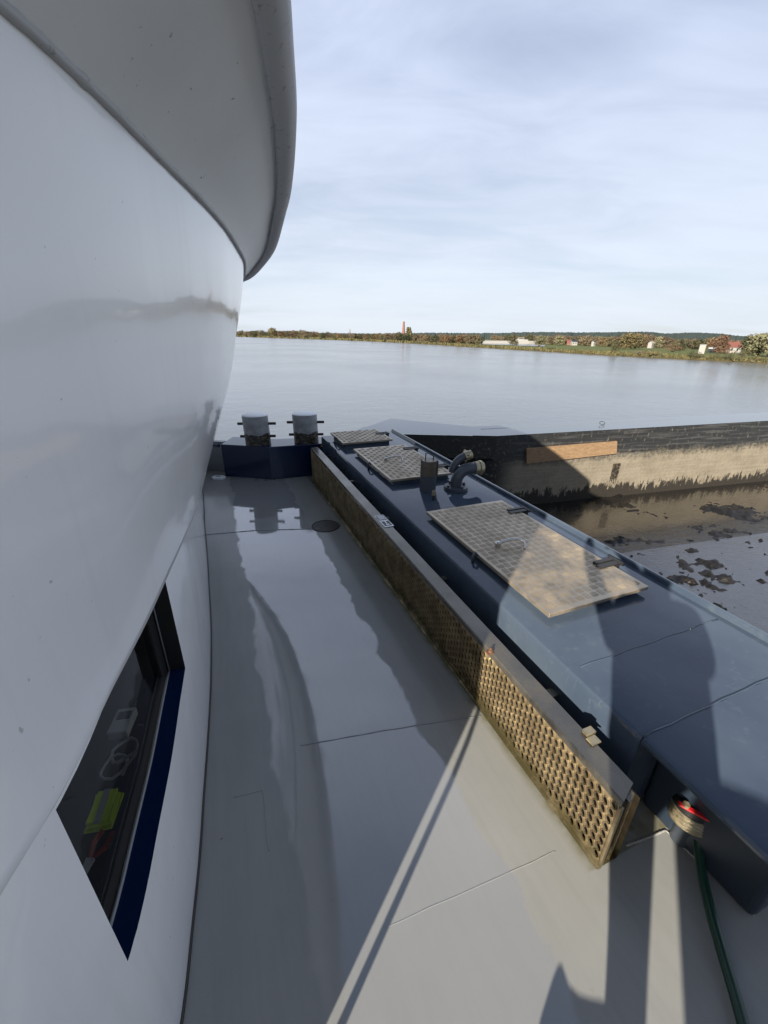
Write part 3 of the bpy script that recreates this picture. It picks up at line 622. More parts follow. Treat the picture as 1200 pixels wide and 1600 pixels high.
# flush cover and white cap on the deck
p = at(509, 822)
e = thing('flush_cover', p, 'round brown metal cover plate set flush in the grey deck near the guard', 'cover plate')
b = MB(); b.cyl(p, p + Vector((0, 0, .004)), .118, 40); b.obj('plate', M['iron'], e, smooth=40, bevel=.0015)
b = MB(); ringp = [p + Vector((.124 * math.cos(t * PI / 20), .124 * math.sin(t * PI / 20), .001)) for t in range(41)]; b.tube(ringp, .006, 8); b.obj('ring', M['iron'], e, smooth=True)
b = MB(); b.cyl(p + Vector((0, 0, .003)), p + Vector((0, 0, .006)), .008, 10); b.obj('screw', M['iron'], e)
p = at(342, 748)
e = thing('hexagon_cover', p, 'low white six sided cap on the deck beside the navy mooring platform', 'cap')
b = MB(); hx = [(p.x + sx, p.y + sy) for sx, sy in ((-.085, 0), (-.05, -.05), (.05, -.05), (.085, 0), (.05, .05), (-.05, .05))]
b.prism(hx, 0.001, .03); b.obj('lid', M['ivory'], e, bevel=.006); b = MB(); b.prism([(p.x + (x_ - p.x) * .9, p.y + (y_ - p.y) * .9) for x_, y_ in hx], -.003, .0005); b.box(p + Vector((0, 0, .032)), (.03, .008, .004)); b.obj('rim_plate', M['grey'], e)

# ------------------------------------------------------------------ mooring platform and bollards
fr = [Vector((-1.96, 4.80, 0)), Vector((-1.36, 4.70, 0)), Vector((-.66, 4.95, 0))]
bk = [Vector((-.60, 5.36, 0)), Vector((-1.36, 5.12, 0)), Vector((-1.96, 5.21, 0))]
pf = thing('mooring_platform', (-1.36, 4.9, 0), 'dark navy raised steel platform across the end of the deck under two bollards', 'platform')
b = MB(); b.prism([(p.x, p.y) for p in fr + bk], .002, .40); b.obj('body', M['navy'], pf, bevel=.008)
b = MB(); b.tube([fr[0] + Vector((-.02, 0, .385)), fr[0] + Vector((-.2, .03, .385))], .02, 8); b.obj('link_bar', M['navy'], pf)
b = MB(); b.prism([(-2.9, 5.15), (-1.99, 4.98), (-1.99, 5.06), (-2.9, 5.25)], .0, .385)
pb = b.obj('side_bulwark', M['grey'], bevel=.006); tag(pb, 'plain grey bulwark plate between the white superstructure and the navy platform', 'bulwark')
def bollard(u, v, label, lean):
    p = at(u, v, .40); p.z = .40
    o = thing('mooring_bollard', p, label, 'bollard', 'paired mooring bollards on the navy platform')
    b = MB(); r = .148; pr = [(r, 0), (r, .335), (r - .004, .345), (r - .012, .35), (0, .35)]; vs = []; seg = 40
    for rr, z in pr[:-1]: vs += [p + Vector((rr * math.cos(k * 2 * PI / seg) + lean * z, rr * math.sin(k * 2 * PI / seg), z)) for k in range(seg)]
    n = len(pr) - 1; fs = [(i * seg + k, i * seg + (k + 1) % seg, (i + 1) * seg + (k + 1) % seg, (i + 1) * seg + k) for i in range(n - 1) for k in range(seg)] + [tuple(range((n - 1) * seg, n * seg))]
    b.add(vs, fs); b.obj('post', M['bollard'], o, smooth=40)
    for z, L in ((.235, .225), (.085, .21)):
        b = MB(); b.cyl(p + Vector((-L, .0, z)), p + Vector((L, .02, z + .006)), .016, 12); b.obj('cross_pin', M['iron'], o, smooth=40, bevel=.003)
    return o
bollard(404, 693, 'left steel bollard with white top, the one next to the white superstructure', -.03)
bollard(479, 690, 'right steel bollard with white top, the one next to the blue casing', -.02)

# ------------------------------------------------------------------ valve and hose
p = W(1.205, .415, .013); 
v = thing('hose_valve', p, 'brass hose valve with red lever below the overhang of the blue casing', 'valve')
c = at(1076, 1282, .10)
ax = Vector((.1, .15, 1)).normalized()
b = MB(); b.cyl(Vector((c.x, c.y, .004)), c + ax * .0, .034, 20); b.obj('standpipe', M['slate'], v, smooth=40)
b = MB()
for k in range(4): b.tube([c + ax * (.0 + k * .013), c + ax * (.0035 + k * .013), c + ax * (.009 + k * .013), c + ax * (.0132 + k * .013)], [.058, .062, .062, .058], 28, cap=(k == 3))
b.obj('threaded_collar', M['brass'], v, smooth=40)
b = MB(); b.cyl(c + ax * .053, c + ax * .083, .061, 28, r2=.056); b.obj('cap', M['dark'], v, smooth=40, bevel=.005)
t_ = (at(1112, 1288, .19) - at(1070, 1266, .19)).normalized(); s0 = at(1070, 1262, .19); s0 = Vector((s0.x, s0.y, c.z + .092)); t_.z = -.05; n_ = t_.cross(Vector((0, 0, 1))).normalized()
b = MB(); b.hexa([s0 + t_ * a + n_ * w + Vector((0, 0, z)) for z in (0, .007) for a, w in ((-.02, -.009), (.09, -.008), (.09, .008), (-.02, .009))]); 
b.obj('lever', M['red'], v, bevel=.003)
b = MB(); b.cyl(s0 + Vector((0, 0, .006)), s0 + Vector((0, 0, .018)), .011, 6); b.obj('lever_nut', M['brass'], v)
b = MB(); b.tube([s0 + t_ * .08 + Vector((0, 0, .006)), s0 + t_ * .10 + Vector((0, 0, .008)), s0 + t_ * .112 + Vector((0, 0, -.006)), s0 + t_ * .105 + Vector((0, 0, -.018))], .006, 8); b.obj('lever_hook', M['brass'], v, smooth=True)
b = MB(); hp = [c + Vector((.0, -.01, -.035)), at(1090, 1312, .075), at(1092, 1330, .06), at(1098, 1372, .04), at(1112, 1430, .03), at(1132, 1500, .026), at(1150, 1560, .025), at(1164, 1610, .025), at(1178, 1660, .025), at(1196, 1740, .025), Vector((.70, .02, .025)), Vector((.66, -.3, .025)), Vector((.8, -.7, .025))]
sm = []
for i in range(len(hp) - 1):
    for k in range(6):
        t = k / 6; a0, a1, a2, a3 = hp[max(i - 1, 0)], hp[i], hp[i + 1], hp[min(i + 2, len(hp) - 1)]
        sm.append(.5 * ((2 * a1) + (a2 - a0) * t + (2 * a0 - 5 * a1 + 4 * a2 - a3) * t * t + (3 * a1 - a0 - 3 * a2 + a3) * t ** 3))
b.tube(sm, .0145, 14); ho = b.obj('garden_hose', M['hose'], smooth=True); tag(ho, 'dark green rubber hose running from the valve over the grey deck', 'hose')

# ------------------------------------------------------------------ neighbouring pontoon, plank, mud
ZP = -.09
cA = at(790, 687, ZP); cL = at(612, 677.5, ZP); f1 = at(850, 787, ZW); f2 = at(1165, 755, ZW)
fd = (f2 - f1).normalized(); cA = f1 + fd * ((cA - f1).dot(fd)); cA.z = 0
fr_ = cA + fd * 26; back = Vector((-fd.y, fd.x, 0))
pts = [(cL.x - .8, cL.y + .10), (cA.x, cA.y), (fr_.x, fr_.y)]
pt = thing('work_pontoon', (cA.x, cA.y, ZW), 'black flat decked work pontoon with dried mud on its long side', 'pontoon')
rk = Vector((.25, -.97, 0))
P_l = Vector((cL.x - .8, cL.y + .05, 0)); ztop = lambda s: ZP + .0036 * s
b = MB(); secs = []
for s in range(0, 27): 
    q = cA + fd * s; secs.append((q, ztop(s)))
rows = [[Vector((q.x, q.y, -2.2)) , Vector((q.x, q.y, z - .012)), Vector((q.x, q.y, z - .012)) + back * .0, Vector((q.x, q.y, z)) - back * .012] for q, z in secs]
b.grid([[Vector((q.x, q.y, -2.2)) - back * .0, Vector((q.x, q.y, -1.4)), Vector((q.x, q.y, -.9)), Vector((q.x, q.y, z - .25)), Vector((q.x, q.y, z - .01))] for q, z in secs])
b.grid([[Vector((P_l.x + .2, P_l.y + 1.2, -2.2)), Vector((P_l.x, P_l.y, ZP - .45)), Vector((P_l.x, P_l.y, ZP - .01))], [Vector((cA.x, cA.y, -2.2)), Vector((cA.x, cA.y, ZP - .45)), Vector((cA.x, cA.y, ZP - .01))]])
b.obj('hull_side', M['pontoon'], pt)
b = MB(); W1, W2 = .62, .95
i1 = cA + fd * .25 + back * W1; i2 = fr_ + back * W1
b.grid([[Vector((q.x, q.y, z)) + back * w for w in (-.012, W1)] for q, z in secs]); 
b.add([P_l + Vector((0, -.012, ZP)), cA - back * .012 + Vector((0, 0, ZP)), cA + back * W1 + Vector((0, 0, ZP)), P_l + Vector((.25, .55, ZP))], [(0, 1, 2, 3)])
b.obj('side_deck', M['pdeck'], pt)
b = MB(); b.grid([[Vector((q.x, q.y, z - .012)) + back * w for w in (W1 - .01, W2)] for q, z in secs]); b.add([P_l + Vector((.25, .53, ZP - .012)), cA + back * (W1 - .01) + Vector((0, 0, ZP - .012)), cA + back * W2 + Vector((0, 0, ZP - .012)), P_l + Vector((.8, 1.6, ZP - .012))], [(0, 1, 2, 3)])
b.grid([[Vector((q.x, q.y, z - .012)) + back * W2, Vector((q.x, q.y, -2.2)) + back * W2] for q, z in secs]); b.obj('inner_deck', M['pdeck'], pt)
b = MB(); b.tube([cA + fd * s + back * (W1 + .002) + Vector((0, .012 * math.sin(s * 3.), ztop(s) + .0)) for s in range(0, 6)], .005, 6); b.obj('deck_seam', M['grey'], pt)
b = MB(); b.grid([[Vector((q.x, q.y, z - .50)) - back * .0, Vector((q.x, q.y, z - .495)) - back * .014, Vector((q.x, q.y, z - .475)) - back * .014, Vector((q.x, q.y, z - .47))] for q, z in secs]); b.obj('rubbing_strake', M['pontoon'], pt, smooth=30)
rc = at(941, 661, ZP + .05); b = MB(); b.tube([rc + Vector((.055 * math.cos(t * PI / 12), .03 * math.sin(t * PI / 12), .0 + .03 * math.sin(t * PI / 12))) for t in range(25)], .006, 8); b.obj('lifting_ring', M['iron'], pt, smooth=True)
def onface(u, v, d=.0):
    r = ray(u, v); nb = back; t = (f1 - EYE).dot(nb) / r.dot(nb); return EYE + r * t - nb * d
k = [onface(821, 700), onface(962, 688.5), onface(961, 708), onface(821, 724)]
kk = k; po = (k[0] + k[2]) / 2
b = MB(); b.hexa([x_ - back * .003 for x_ in (k[3], k[2], k[1], k[0])] + [x_ - back * .05 for x_ in (k[3], k[2], k[1], k[0])])
pk = b.obj('timber_plank', M['plank'], origin=po, bevel=.006); tag(pk, 'bare brown timber plank fixed along the top of the black pontoon side', 'plank')

b = MB(); b.add([Vector(q) for q in ((.3, 3, ZW + .008), (40, 3 - 30, ZW + .008), (70, 10, ZW + .008), (34, 17.5, ZW + .008), (2.2, 8.6, ZW + .008), (.2, 7.9, ZW + .008))], [tuple(range(6))])
struct(b.obj('muddy_water', M['mudwater']))
b = MB(); rows = []
def mh(p):
    near = max(0, min(1, (8.6 - p.y - .28 * (p.x - 2)) / 1.2)); n = .8 * noise.fractal(p * .9, .8, 2.1, 4) + .8 * noise.fractal(p * 4.2 + Vector((3, 1, 0)), .6, 2.2, 4) * near
    dr = (p - Vector((5.1, 5.4, 0))).length; cl = .30 * math.exp(-((p.x - 4.55) / .75) ** 2 - ((p.y - 6.35) / .22) ** 2) + .5 * math.exp(-((p.x - 6.2) / .5) ** 2 - ((p.y - 4.2) / .5) ** 2) + .35 * math.exp(-((p.x - 7.2) / .8) ** 2 - ((p.y - 7.9) / .4) ** 2) + .3 * math.exp(-((p.x - 3.6) / .3) ** 2 - ((p.y - 6.1) / .2) ** 2)
    hi = noise.fractal(p * 9, .7, 2.2, 3)
    return ZW - .052 + .125 * n + .05 * hi + .24 * cl
for i in range(150):
    y = 3.2 + i * .045; rows.append([Vector((1.5 + j * .05, y, mh(Vector((1.5 + j * .05, y, 0))))) for j in range(190)])
b.grid(rows); mo = struct(b.obj('mud', M['mud'], smooth=True), 'stuff')
tag(mo, 'dark wet mud clumps and floating muck between the casing and the pontoon', 'mud')

# ------------------------------------------------------------------ river, far bank
b = MB(); b.add([Vector(q) for q in ((-6000, -1500, ZW), (6000, -1500, ZW), (6000, 9000, ZW), (-6000, 9000, ZW))], [(0, 1, 2, 3)])
struct(b.obj('river', M['water']))
VS = [(200, 521), (370, 526.2), (600, 534.5), (780, 545), (960, 556), (1200, 568), (1500, 580)]
def shore(u): return at(u, interp(VS, u), ZW)
ZL = -1.0
b = MB(); rows = []
for i in range(0, 131):
    u = 240 + i * 9.6; s = shore(u); row = []
    for m_, z in ((1., ZW - .2), (1.004, ZW + .12), (1.012, -1.3), (1.025, -1.12), (1.05, ZL), (1.2, ZL), (1.5, ZL), (2.2, ZL), (4, ZL), (9, ZL), (30, ZL)):
        p = Vector((s.x * m_, s.y * m_, z)); 
        if z > -1.2: p.z += .05 * noise.noise(p * .15)
        wb = .012 * noise.noise(Vector((u * .11, 3, 0))); row.append(Vector((p.x * (1 + wb), p.y * (1 + wb), p.z)))
    rows.append(row)
b.grid(rows); struct(b.obj('meadow', M['land'], smooth=True))
# reed fringe: uncountable blades along the water's edge
b = MB(); rnd = random.Random(3)
for i in range(5200):
    u = 366 + (1240 - 366) * rnd.random() ** .8; m_ = 1.004 + .03 * rnd.random(); s = shore(u) * m_; w = .012 * noise.noise(Vector((u * .11, 3, 0))); s = s * (1 + w)
    sc_ = max(.45, s.y / 160); h = (.25 + .55 * rnd.random() + .5 * max(0, noise.noise(Vector((u * .05, 8, 1))))) * sc_ ** .8; an = rnd.random() * PI
    d_ = Vector((math.cos(an), math.sin(an), 0)) * (.16 + .2 * rnd.random()) * sc_; z = -1.5 + (m_ - 1.004) * 14; l_ = Vector((rnd.uniform(-.2, .2), rnd.uniform(-.2, .2), h))
    c_ = Vector((s.x, s.y, z)); b.add([c_ - d_, c_ + d_, c_ + d_ * .5 + l_, c_ - d_ * .4 + l_ * .9], [(0, 1, 2, 3)], rnd.choice((0, 0, 0, 1, 2)))
ro = struct(b.obj('reed_fringe', [LEAF['reed'], LEAF['olive'], LEAF['green']]), 'stuff'); tag(ro, 'straw and olive reeds lining the far water edge', 'reeds')

def crown_mesh(kind, seed):
    r = random.Random(seed); b = MB(); cl = []
    if kind == 'poplar':
        for k in range(16): z = .12 + .86 * k / 15; cl.append((Vector((r.uniform(-.03, .03), r.uniform(-.03, .03), z)), .10 * (1 - abs(z - .45) * .9)))
    elif kind == 'bush':
        for k in range(11): a = r.random() * 6.28; q = r.random() ** .5 * .55; cl.append((Vector((q * math.cos(a), q * math.sin(a), .25 + .45 * r.random() * (1 - q))), .22 + .08 * r.random()))
    else:
        for k in range(26): a = r.random() * 6.28; q = r.random() ** .5 * .38; z = .14 + .70 * r.random(); cl.append((Vector((q * math.cos(a) * (1.1 - abs(z - .5)), q * math.sin(a) * (1.1 - abs(z - .5)), z)), .11 + .08 * r.random()))
    for c, rad in cl:
        for j in range(26):
            v_ = Vector((r.gauss(0, 1), r.gauss(0, 1), r.gauss(0, 1))).normalized() * rad * (.5 + .6 * r.random()); a = Vector((r.gauss(0, 1), r.gauss(0, 1), r.gauss(0, 1))).normalized() * .042; e_ = a.cross(v_).normalized() * .036
            p = c + v_; b.add([p - a, p + e_, p + a, p - e_], [(0, 1, 2, 3)])
    return b
CR = {k: [crown_mesh(k, 10 * i + len(k)) for i in range(3)] for k in ('round', 'poplar', 'bush')}
MESH = {}
def crown_obj(kind, colr, i):
    key = (kind, colr, i)
    if key not in MESH: o = CR[kind][i].obj('crown', LEAF[colr]); MESH[key] = o.data; bpy.data.objects.remove(o)
    return MESH[key]
tb = MB(); tb.tube([Vector((0, 0, -.02)), Vector((.01, 0, .2)), Vector((-.01, .01, .5)), Vector((.02, 0, .78))], [.028, .022, .015, .006], 7)
for a in range(4): an = a * 1.7; tb.tube([Vector((0, 0, .3 + .08 * a)), Vector((.14 * math.cos(an), .14 * math.sin(an), .48 + .08 * a)), Vector((.24 * math.cos(an), .24 * math.sin(an), .56 + .08 * a))], [.012, .008, .003], 5)
to = tb.obj('trunk', M['bark'], smooth=True); TR = to.data; bpy.data.objects.remove(to)
bb_ = MB()
for a in range(6): an = a * 1.05; bb_.tube([Vector((.03 * math.cos(an), .03 * math.sin(an), -.02)), Vector((.2 * math.cos(an), .2 * math.sin(an), .3)), Vector((.3 * math.cos(an), .3 * math.sin(an), .5))], [.02, .012, .004], 5)
bo_ = bb_.obj('stem', M['bark'], smooth=True); ST_ = bo_.data; bpy.data.objects.remove(bo_)
rt = random.Random(11)
def plant(u, vtop, mult, colr, kind, label, cat, group=None, wide=1., name=None):
    s = shore(u) * mult; z = ZL if mult > 1.04 else -1.35 + (mult - 1.) * 8
    top = atY(u, vtop, s.y); h = max(.4, top.z - z); o = thing(name or ('bush' if kind == 'bush' else 'tree'), Vector((s.x, s.y, z - .03)), label, cat, group, rt.random() * 6.28)
    w = wide * h
    for nm, me in (('crown', crown_obj(kind, colr, rt.randrange(3))), ('trunk' if kind != 'bush' else 'stem', TR if kind != 'bush' else ST_)):
        c = bpy.data.objects.new(nm, me); COL.objects.link(c); c.parent = o; c.scale = (w, w, h)
    return o
# left far shore: a line of trees standing shoulder to shoulder
GL = 'trees in the far line across the river'
LT = {'olive': 'small olive tree in the distant line on the far shore', 'brown': 'small brown autumn tree in the distant line on the far shore', 'green': 'small dark green tree in the distant line on the far shore',
      'russet': 'small russet autumn tree in the distant line on the far shore', 'gold': 'small pale gold tree in the distant line on the far shore', 'willow': 'small silvery olive tree in the distant line on the far shore'}
u = 362.
while u < 750:
    base = interp([(362, 516), (400, 516.5), (430, 515.5), (470, 515), (500, 518), (560, 520.5), (620, 520), (680, 522), (770, 521)], u)
    col_ = rt.choice(('brown', 'olive', 'brown', 'russet', 'green', 'olive')) if u < 660 else rt.choice(('russet', 'brown', 'russet', 'olive', 'green'))
    plant(u, base + rt.uniform(-1.2, 2.2), 1.12 + .25 * rt.random(), col_, 'round', LT[col_], 'tree', GL, 1.15 + .4 * rt.random()); u += rt.uniform(2.7, 4.6)
plant(425, 510.5, 1.09, 'gold', 'round', 'tall pale gold round tree rising above the distant line on the far shore', 'tree', None, 1.1)
plant(485, 520.0, 1.015, 'green', 'bush', 'dark round bush at the water edge on the distant left shore', 'bush', None, .8)
plant(595, 524, 1.02, 'green', 'bush', 'dark bush at the water edge left of the chimney', 'bush', None, .9)
plant(636.8, 511.5, 1.35, 'olive', 'poplar', 'left of two slim poplars beside the brick chimney', 'tree', 'poplars beside the chimney', 1.5)
plant(640.3, 512, 1.35, 'gold', 'poplar', 'right of two slim poplars beside the brick chimney', 'tree', 'poplars beside the chimney', 1.5)
plant(622, 517, 1.2, 'olive', 'round', 'rounded olive tree just left of the brick chimney', 'tree', None, 1.1)
plant(745, 523, 1.03, 'olive', 'bush', 'tall pointed olive bush at the bank right of the chimney', 'bush', None, .7)
plant(655, 525, 1.03, 'brown', 'bush', 'brown bush on the bank just right of the chimney', 'bush', None, .8)
# right shore: wood edge behind the meadow
GR = 'trees along the wood edge behind the meadow'
u = 770.
while u < 1215:
    base = interp([(770, 522), (820, 520.5), (900, 522), (950, 523), (985, 517.5), (1010, 521), (1060, 527), (1110, 527), (1150, 528), (1180, 518), (1215, 516)], u)
    col_ = rt.choice(('brown', 'olive', 'brown', 'green', 'russet', 'willow', 'brown'))
    plant(u, base + rt.uniform(-.5, 3.2), 1.9 + .5 * rt.random(), col_, 'round', LT[col_].replace('in the distant line on the far shore', 'of the wood edge behind the green meadow'), 'tree', GR, 1.0 + .4 * rt.random()); u += rt.uniform(3.2, 6)
for u, vt, mu, c_, k_, w_, lb in [(840, 522, 1.35, 'willow', 'round', 1.2, 'pale willow standing in front of the white barge on the bank'), (872, 523, 1.8, 'willow', 'round', 1.3, 'broad pale tree beside the small white houses'),
    (800, 521, 1.5, 'olive', 'round', 1.2, 'olive tree rising just above the white barge'), (975, 517, 1.5, 'gold', 'round', 1.2, 'large golden autumn tree at the middle of the right meadow'), (990, 519, 1.55, 'olive', 'round', 1.2, 'olive tree right beside the large golden one'),
    (959, 530, 1.06, 'olive', 'round', .9, 'thin small tree on the bank below the golden tree'), (1048, 535, 1.35, 'russet', 'bush', 1.6, 'low rust orange bush on the meadow'), (1120, 520, 1.35, 'red', 'round', 1.0, 'copper red tree left of the red roofed house'),
    (1112, 524, 1.5, 'russet', 'round', 1.2, 'russet tree left of the copper red one'), (1180, 517, 1.25, 'willow', 'round', 1.3, 'big silvery willow right of the red roofed house'), (1165, 521, 1.4, 'green', 'round', 1.1, 'dark green tree directly right of the red roofed house'),
    (1197, 516, 1.2, 'willow', 'round', 1.3, 'tall pale willow at the right end of the far bank'), (1090, 545, 1.01, 'olive', 'bush', .8, 'scraggy olive bush at the waterline below the white shed'), (1079, 543, 1.012, 'green', 'bush', .7, 'dark bush at the waterline left of the white shed'),
    (1115, 548, 1.006, 'olive', 'bush', .9, 'bush at the waterline under the copper red tree'), (1136, 546, 1.006, 'green', 'bush', .9, 'dark green bush at the waterline under the red roofed house'), (1185, 552, 1.006, 'reed', 'bush', 1.1, 'straw coloured bush at the waterline under the big willow'),
    (1020, 544, 1.01, 'reed', 'bush', 1.6, 'straw coloured bush hanging over the waterline below the meadow'), (1000, 543, 1.02, 'brown', 'bush', 2.0, 'wide brown bush low on the bank under the golden tree'), (860, 541, 1.02, 'green', 'bush', 2.2, 'wide dark bush low on the bank right of the pale willow'),
    (918, 544, 1.01, 'reed', 'bush', 1.5, 'straw coloured bush on the bank below the white cottage'), (805, 541, 1.012, 'brown', 'bush', 1.6, 'brown bush on the bank below the white barge'), (775, 540, 1.012, 'olive', 'bush', 1.5, 'olive bush on the bank left below the white barge'),
    (1155, 540, 1.06, 'olive', 'bush', 1.2, 'olive bush on the meadow right of the red roofed house'), (1060, 528, 1.6, 'green', 'round', 1.2, 'dark green tree behind the rust orange bush')]:
    plant(u, vt, mu, c_, k_, lb, 'bush' if k_ == 'bush' else 'tree', None, w_)

# buildings far away
def house(u, vbase_top, mult, wpx, hpx, roofpx, wallm, roofm, label, rz=.3, depth=.8, name='house'):
    s = shore(u) * mult; dist = s.length; k = dist / FL / 1.02; w = wpx * k * .85; hpx *= .85; roofpx *= .9; top = atY(u, vbase_top - hpx - roofpx, s.y).z; eav = atY(u, vbase_top - hpx, s.y).z
    o = thing(name, Vector((s.x, s.y, ZL - .05)), label, 'house' if name == 'house' else name.replace('_', ' '))
    R = Matrix.Rotation(-math.atan2(s.x, s.y) + rz, 3, 'Z'); L = lambda x, y, z: Vector((s.x, s.y, 0)) + R @ Vector((x, y, 0)) + Vector((0, 0, z)); d = w * depth
    b = MB(); b.hexa([L(x, y, z) for z in (ZL - .05, eav) for x, y in ((-w / 2, -d / 2), (w / 2, -d / 2), (w / 2, d / 2), (-w / 2, d / 2))])
    b.add([L(-w / 2, -d / 2, eav), L(-w / 2, d / 2, eav), L(-w / 2, 0, top - .06), L(w / 2, -d / 2, eav), L(w / 2, d / 2, eav), L(w / 2, 0, top - .06)], [(0, 1, 2), (3, 4, 5)]); b.obj('wall', M[wallm], o)
    b = MB(); g_ = .06 * w; b.hexa([L(-w / 2 - g_, -d / 2 - g_, eav - g_), L(w / 2 + g_, -d / 2 - g_, eav - g_), L(w / 2 + g_, 0, top - .05), L(-w / 2 - g_, 0, top - .05), L(-w / 2 - g_, -d / 2 - g_, eav - g_ + .08), L(w / 2 + g_, -d / 2 - g_, eav - g_ + .08), L(w / 2 + g_, 0, top + .05), L(-w / 2 - g_, 0, top + .05)])
    b.hexa([L(-w / 2 - g_, .002, top - .05), L(w / 2 + g_, .002, top - .05), L(w / 2 + g_, d / 2 + g_, eav - g_), L(-w / 2 - g_, d / 2 + g_, eav - g_), L(-w / 2 - g_, .002, top + .05), L(w / 2 + g_, .002, top + .05), L(w / 2 + g_, d / 2 + g_, eav - g_ + .08), L(-w / 2 - g_, d / 2 + g_, eav - g_ + .08)])
    rf = b.obj('roof', M[roofm], o); b = MB(); b.box(L(w * .25, 0, top + .15), (w * .035, w * .035, .3)); b.obj('chimney', M['brick'], rf)
    for xx in (-.25, .2):
        b = MB(); zc = ZL + (eav - ZL) * .55; b.add([L(xx * w - w * .07, -d / 2 - .03, zc - .3), L(xx * w + w * .07, -d / 2 - .03, zc - .3), L(xx * w + w * .07, -d / 2 - .03, zc + .35), L(xx * w - w * .07, -d / 2 - .03, zc + .35)], [(0, 1, 2, 3)]); b.obj('window', M['wglass'], o)
    return o
house(1138, 545, 1.5, 15, 4, 8, 'render', 'rooftile', 'red roofed white walled house between the copper red tree and the willows', .5)
house(1012, 538.5, 1.9, 7, 3, 3, 'render', 'render', 'small white gabled cottage behind the meadow, left of the rust orange bush', 1.2)
house(1021, 538.5, 2.0, 5, 2.5, 1.5, 'render', 'hull', 'tiny white outbuilding right beside the small gabled cottage', .2)
house(894, 536, 2.0, 8, 3, 2.5, 'render', 'hull', 'white dark roofed house beside the broad pale tree', .4)
house(886, 536, 2.1, 6, 3, 2.5, 'brick', 'rooftile', 'small orange brick house left of the white dark roofed one', .1)
house(924, 536.5, 1.9, 5, 3, 1.5, 'render', 'hull', 'small white cottage standing alone before the dark wood', 1.0)
house(677, 529.5, 1.5, 12, 2.0, 1.5, 'render', 'rooftile', 'low long house with red roof among trees right of the chimney', .0)
house(717, 529.5, 1.5, 5, 2.2, 1.2, 'render', 'rooftile', 'small white house among russet trees left of the barge', .2)
house(627, 528.5, 1.45, 6, 3, 1.8, 'brick', 'rooftile', 'red brick works building at the foot of the tall chimney', .2)
house(1107, 546, 1.45, 8, 2.0, 1.5, 'wglass', 'toy' if 'toy' in M else 'grey', 'low grey roofed shed left of the copper red tree', .1)
# tall white kiosk
s = shore(1091.5) * 1.25; e = thing('shed', Vector((s.x, s.y, ZL - .03)), 'small upright white shed standing on the meadow by the waterside', 'shed'); k_ = s.length / FL
h_ = atY(1091.5, 538.5, s.y).z - ZL; b = MB(); b.box((s.x, s.y, ZL + h_ / 2), (k_ * 3, k_ * 2.4, h_ / 2), rot=-.5); b.obj('wall', M['render'], e); b = MB(); b.box((s.x, s.y, ZL + h_ + .03), (k_ * 3.4, k_ * 2.8, .05), rot=-.5); b.obj('roof', M['grey'], e)
# brick chimney
s = shore(630) * 1.4; h_ = atY(630, 502.3, s.y).z; k_ = s.length / FL
e = thing('brick_chimney', Vector((s.x, s.y, ZL)), 'tall tapering red brick factory chimney across the river', 'chimney'); b = MB(); b.tube([Vector((s.x, s.y, ZL)), Vector((s.x, s.y, h_ * .5)), Vector((s.x, s.y, h_ * .96))], [k_ * 2.7, k_ * 1.9, k_ * 1.3], 16); b.obj('shaft', M['brick'], e, smooth=40)
b = MB(); b.tube([Vector((s.x, s.y, h_ * .955)), Vector((s.x, s.y, h_))], [k_ * 1.4, k_ * 1.25], 16); b.obj('crown_ring', M['brick'], e, smooth=40)
s = shore(547) * 2.2; h_ = atY(547, 513, s.y).z; k_ = s.length / FL
e = thing('church_tower', Vector((s.x, s.y, ZL)), 'slim grey church tower standing above the distant tree line', 'tower'); b = MB(); b.box((s.x, s.y, h_ * .35), (k_ * .8, k_ * .8, h_ * .36 + 1)); b.obj('wall', M['grey'], e); b = MB(); b.tube([Vector((s.x, s.y, h_ * .72)), Vector((s.x, s.y, h_))], [k_ * 1.0, .05], 8); b.obj('spire', M['grey'], e)
# white barge in the side channel
s0 = atY(757, 533, 1) ; b = MB(); ch = [shore(750) * 1.28, shore(850) * 1.35, shore(850) * 1.9, shore(750) * 1.9]
b.add([Vector((p.x, p.y, ZL + .12)) for p in ch], [(0, 1, 2, 3)]); struct(b.obj('side_channel_water', M['water']))
A_ = shore(752) * 1.55; B_ = shore(836); B_ = B_ * (A_.y / B_.y) * 1.0; dxx = (B_ - A_); dxx.z = 0; L_ = dxx.length; dxx.normalize(); nn = Vector((-dxx.y, dxx.x, 0)); z0_ = ZL + .05
k_ = A_.length / FL; zt_ = atY(790, 533.5, A_.y).z
e = thing('white_barge', Vector((A_.x, A_.y, z0_)), 'long white river barge with wheelhouse lying behind the bank bushes', 'barge')
B3 = lambda x, y, z: Vector((A_.x, A_.y, 0)) + dxx * x + nn * y + Vector((0, 0, z))
hw = 2.2; zt_ = max(zt_, z0_ + .8)
b = MB(); pr_ = [(0, -hw), (L_ - 5, -hw), (L_ - 1.5, -hw * .7), (L_, 0), (L_ - 1.5, hw * .7), (L_ - 5, hw), (0, hw)]
n = len(pr_); b.add([B3(x, y, z0_) for x, y in pr_] + [B3(x + (.6 if x > L_ - 2 else 0), y * 1.05, zt_ + (.5 if x > L_ - 6 else 0)) for x, y in pr_], [tuple(range(n))[::-1], tuple(range(n, 2 * n))] + [(i, (i + 1) % n, n + (i + 1) % n, n + i) for i in range(n)]); b.obj('hull', M['render'], e)
b = MB(); b.hexa([B3(x, y, z) for z in (zt_ - .05, zt_ + .45) for x, y in ((1, -hw * .7), (L_ - 15, -hw * .7), (L_ - 15, hw * .7), (1, hw * .7))]); b.obj('hatch_cover', M['grey'], e)
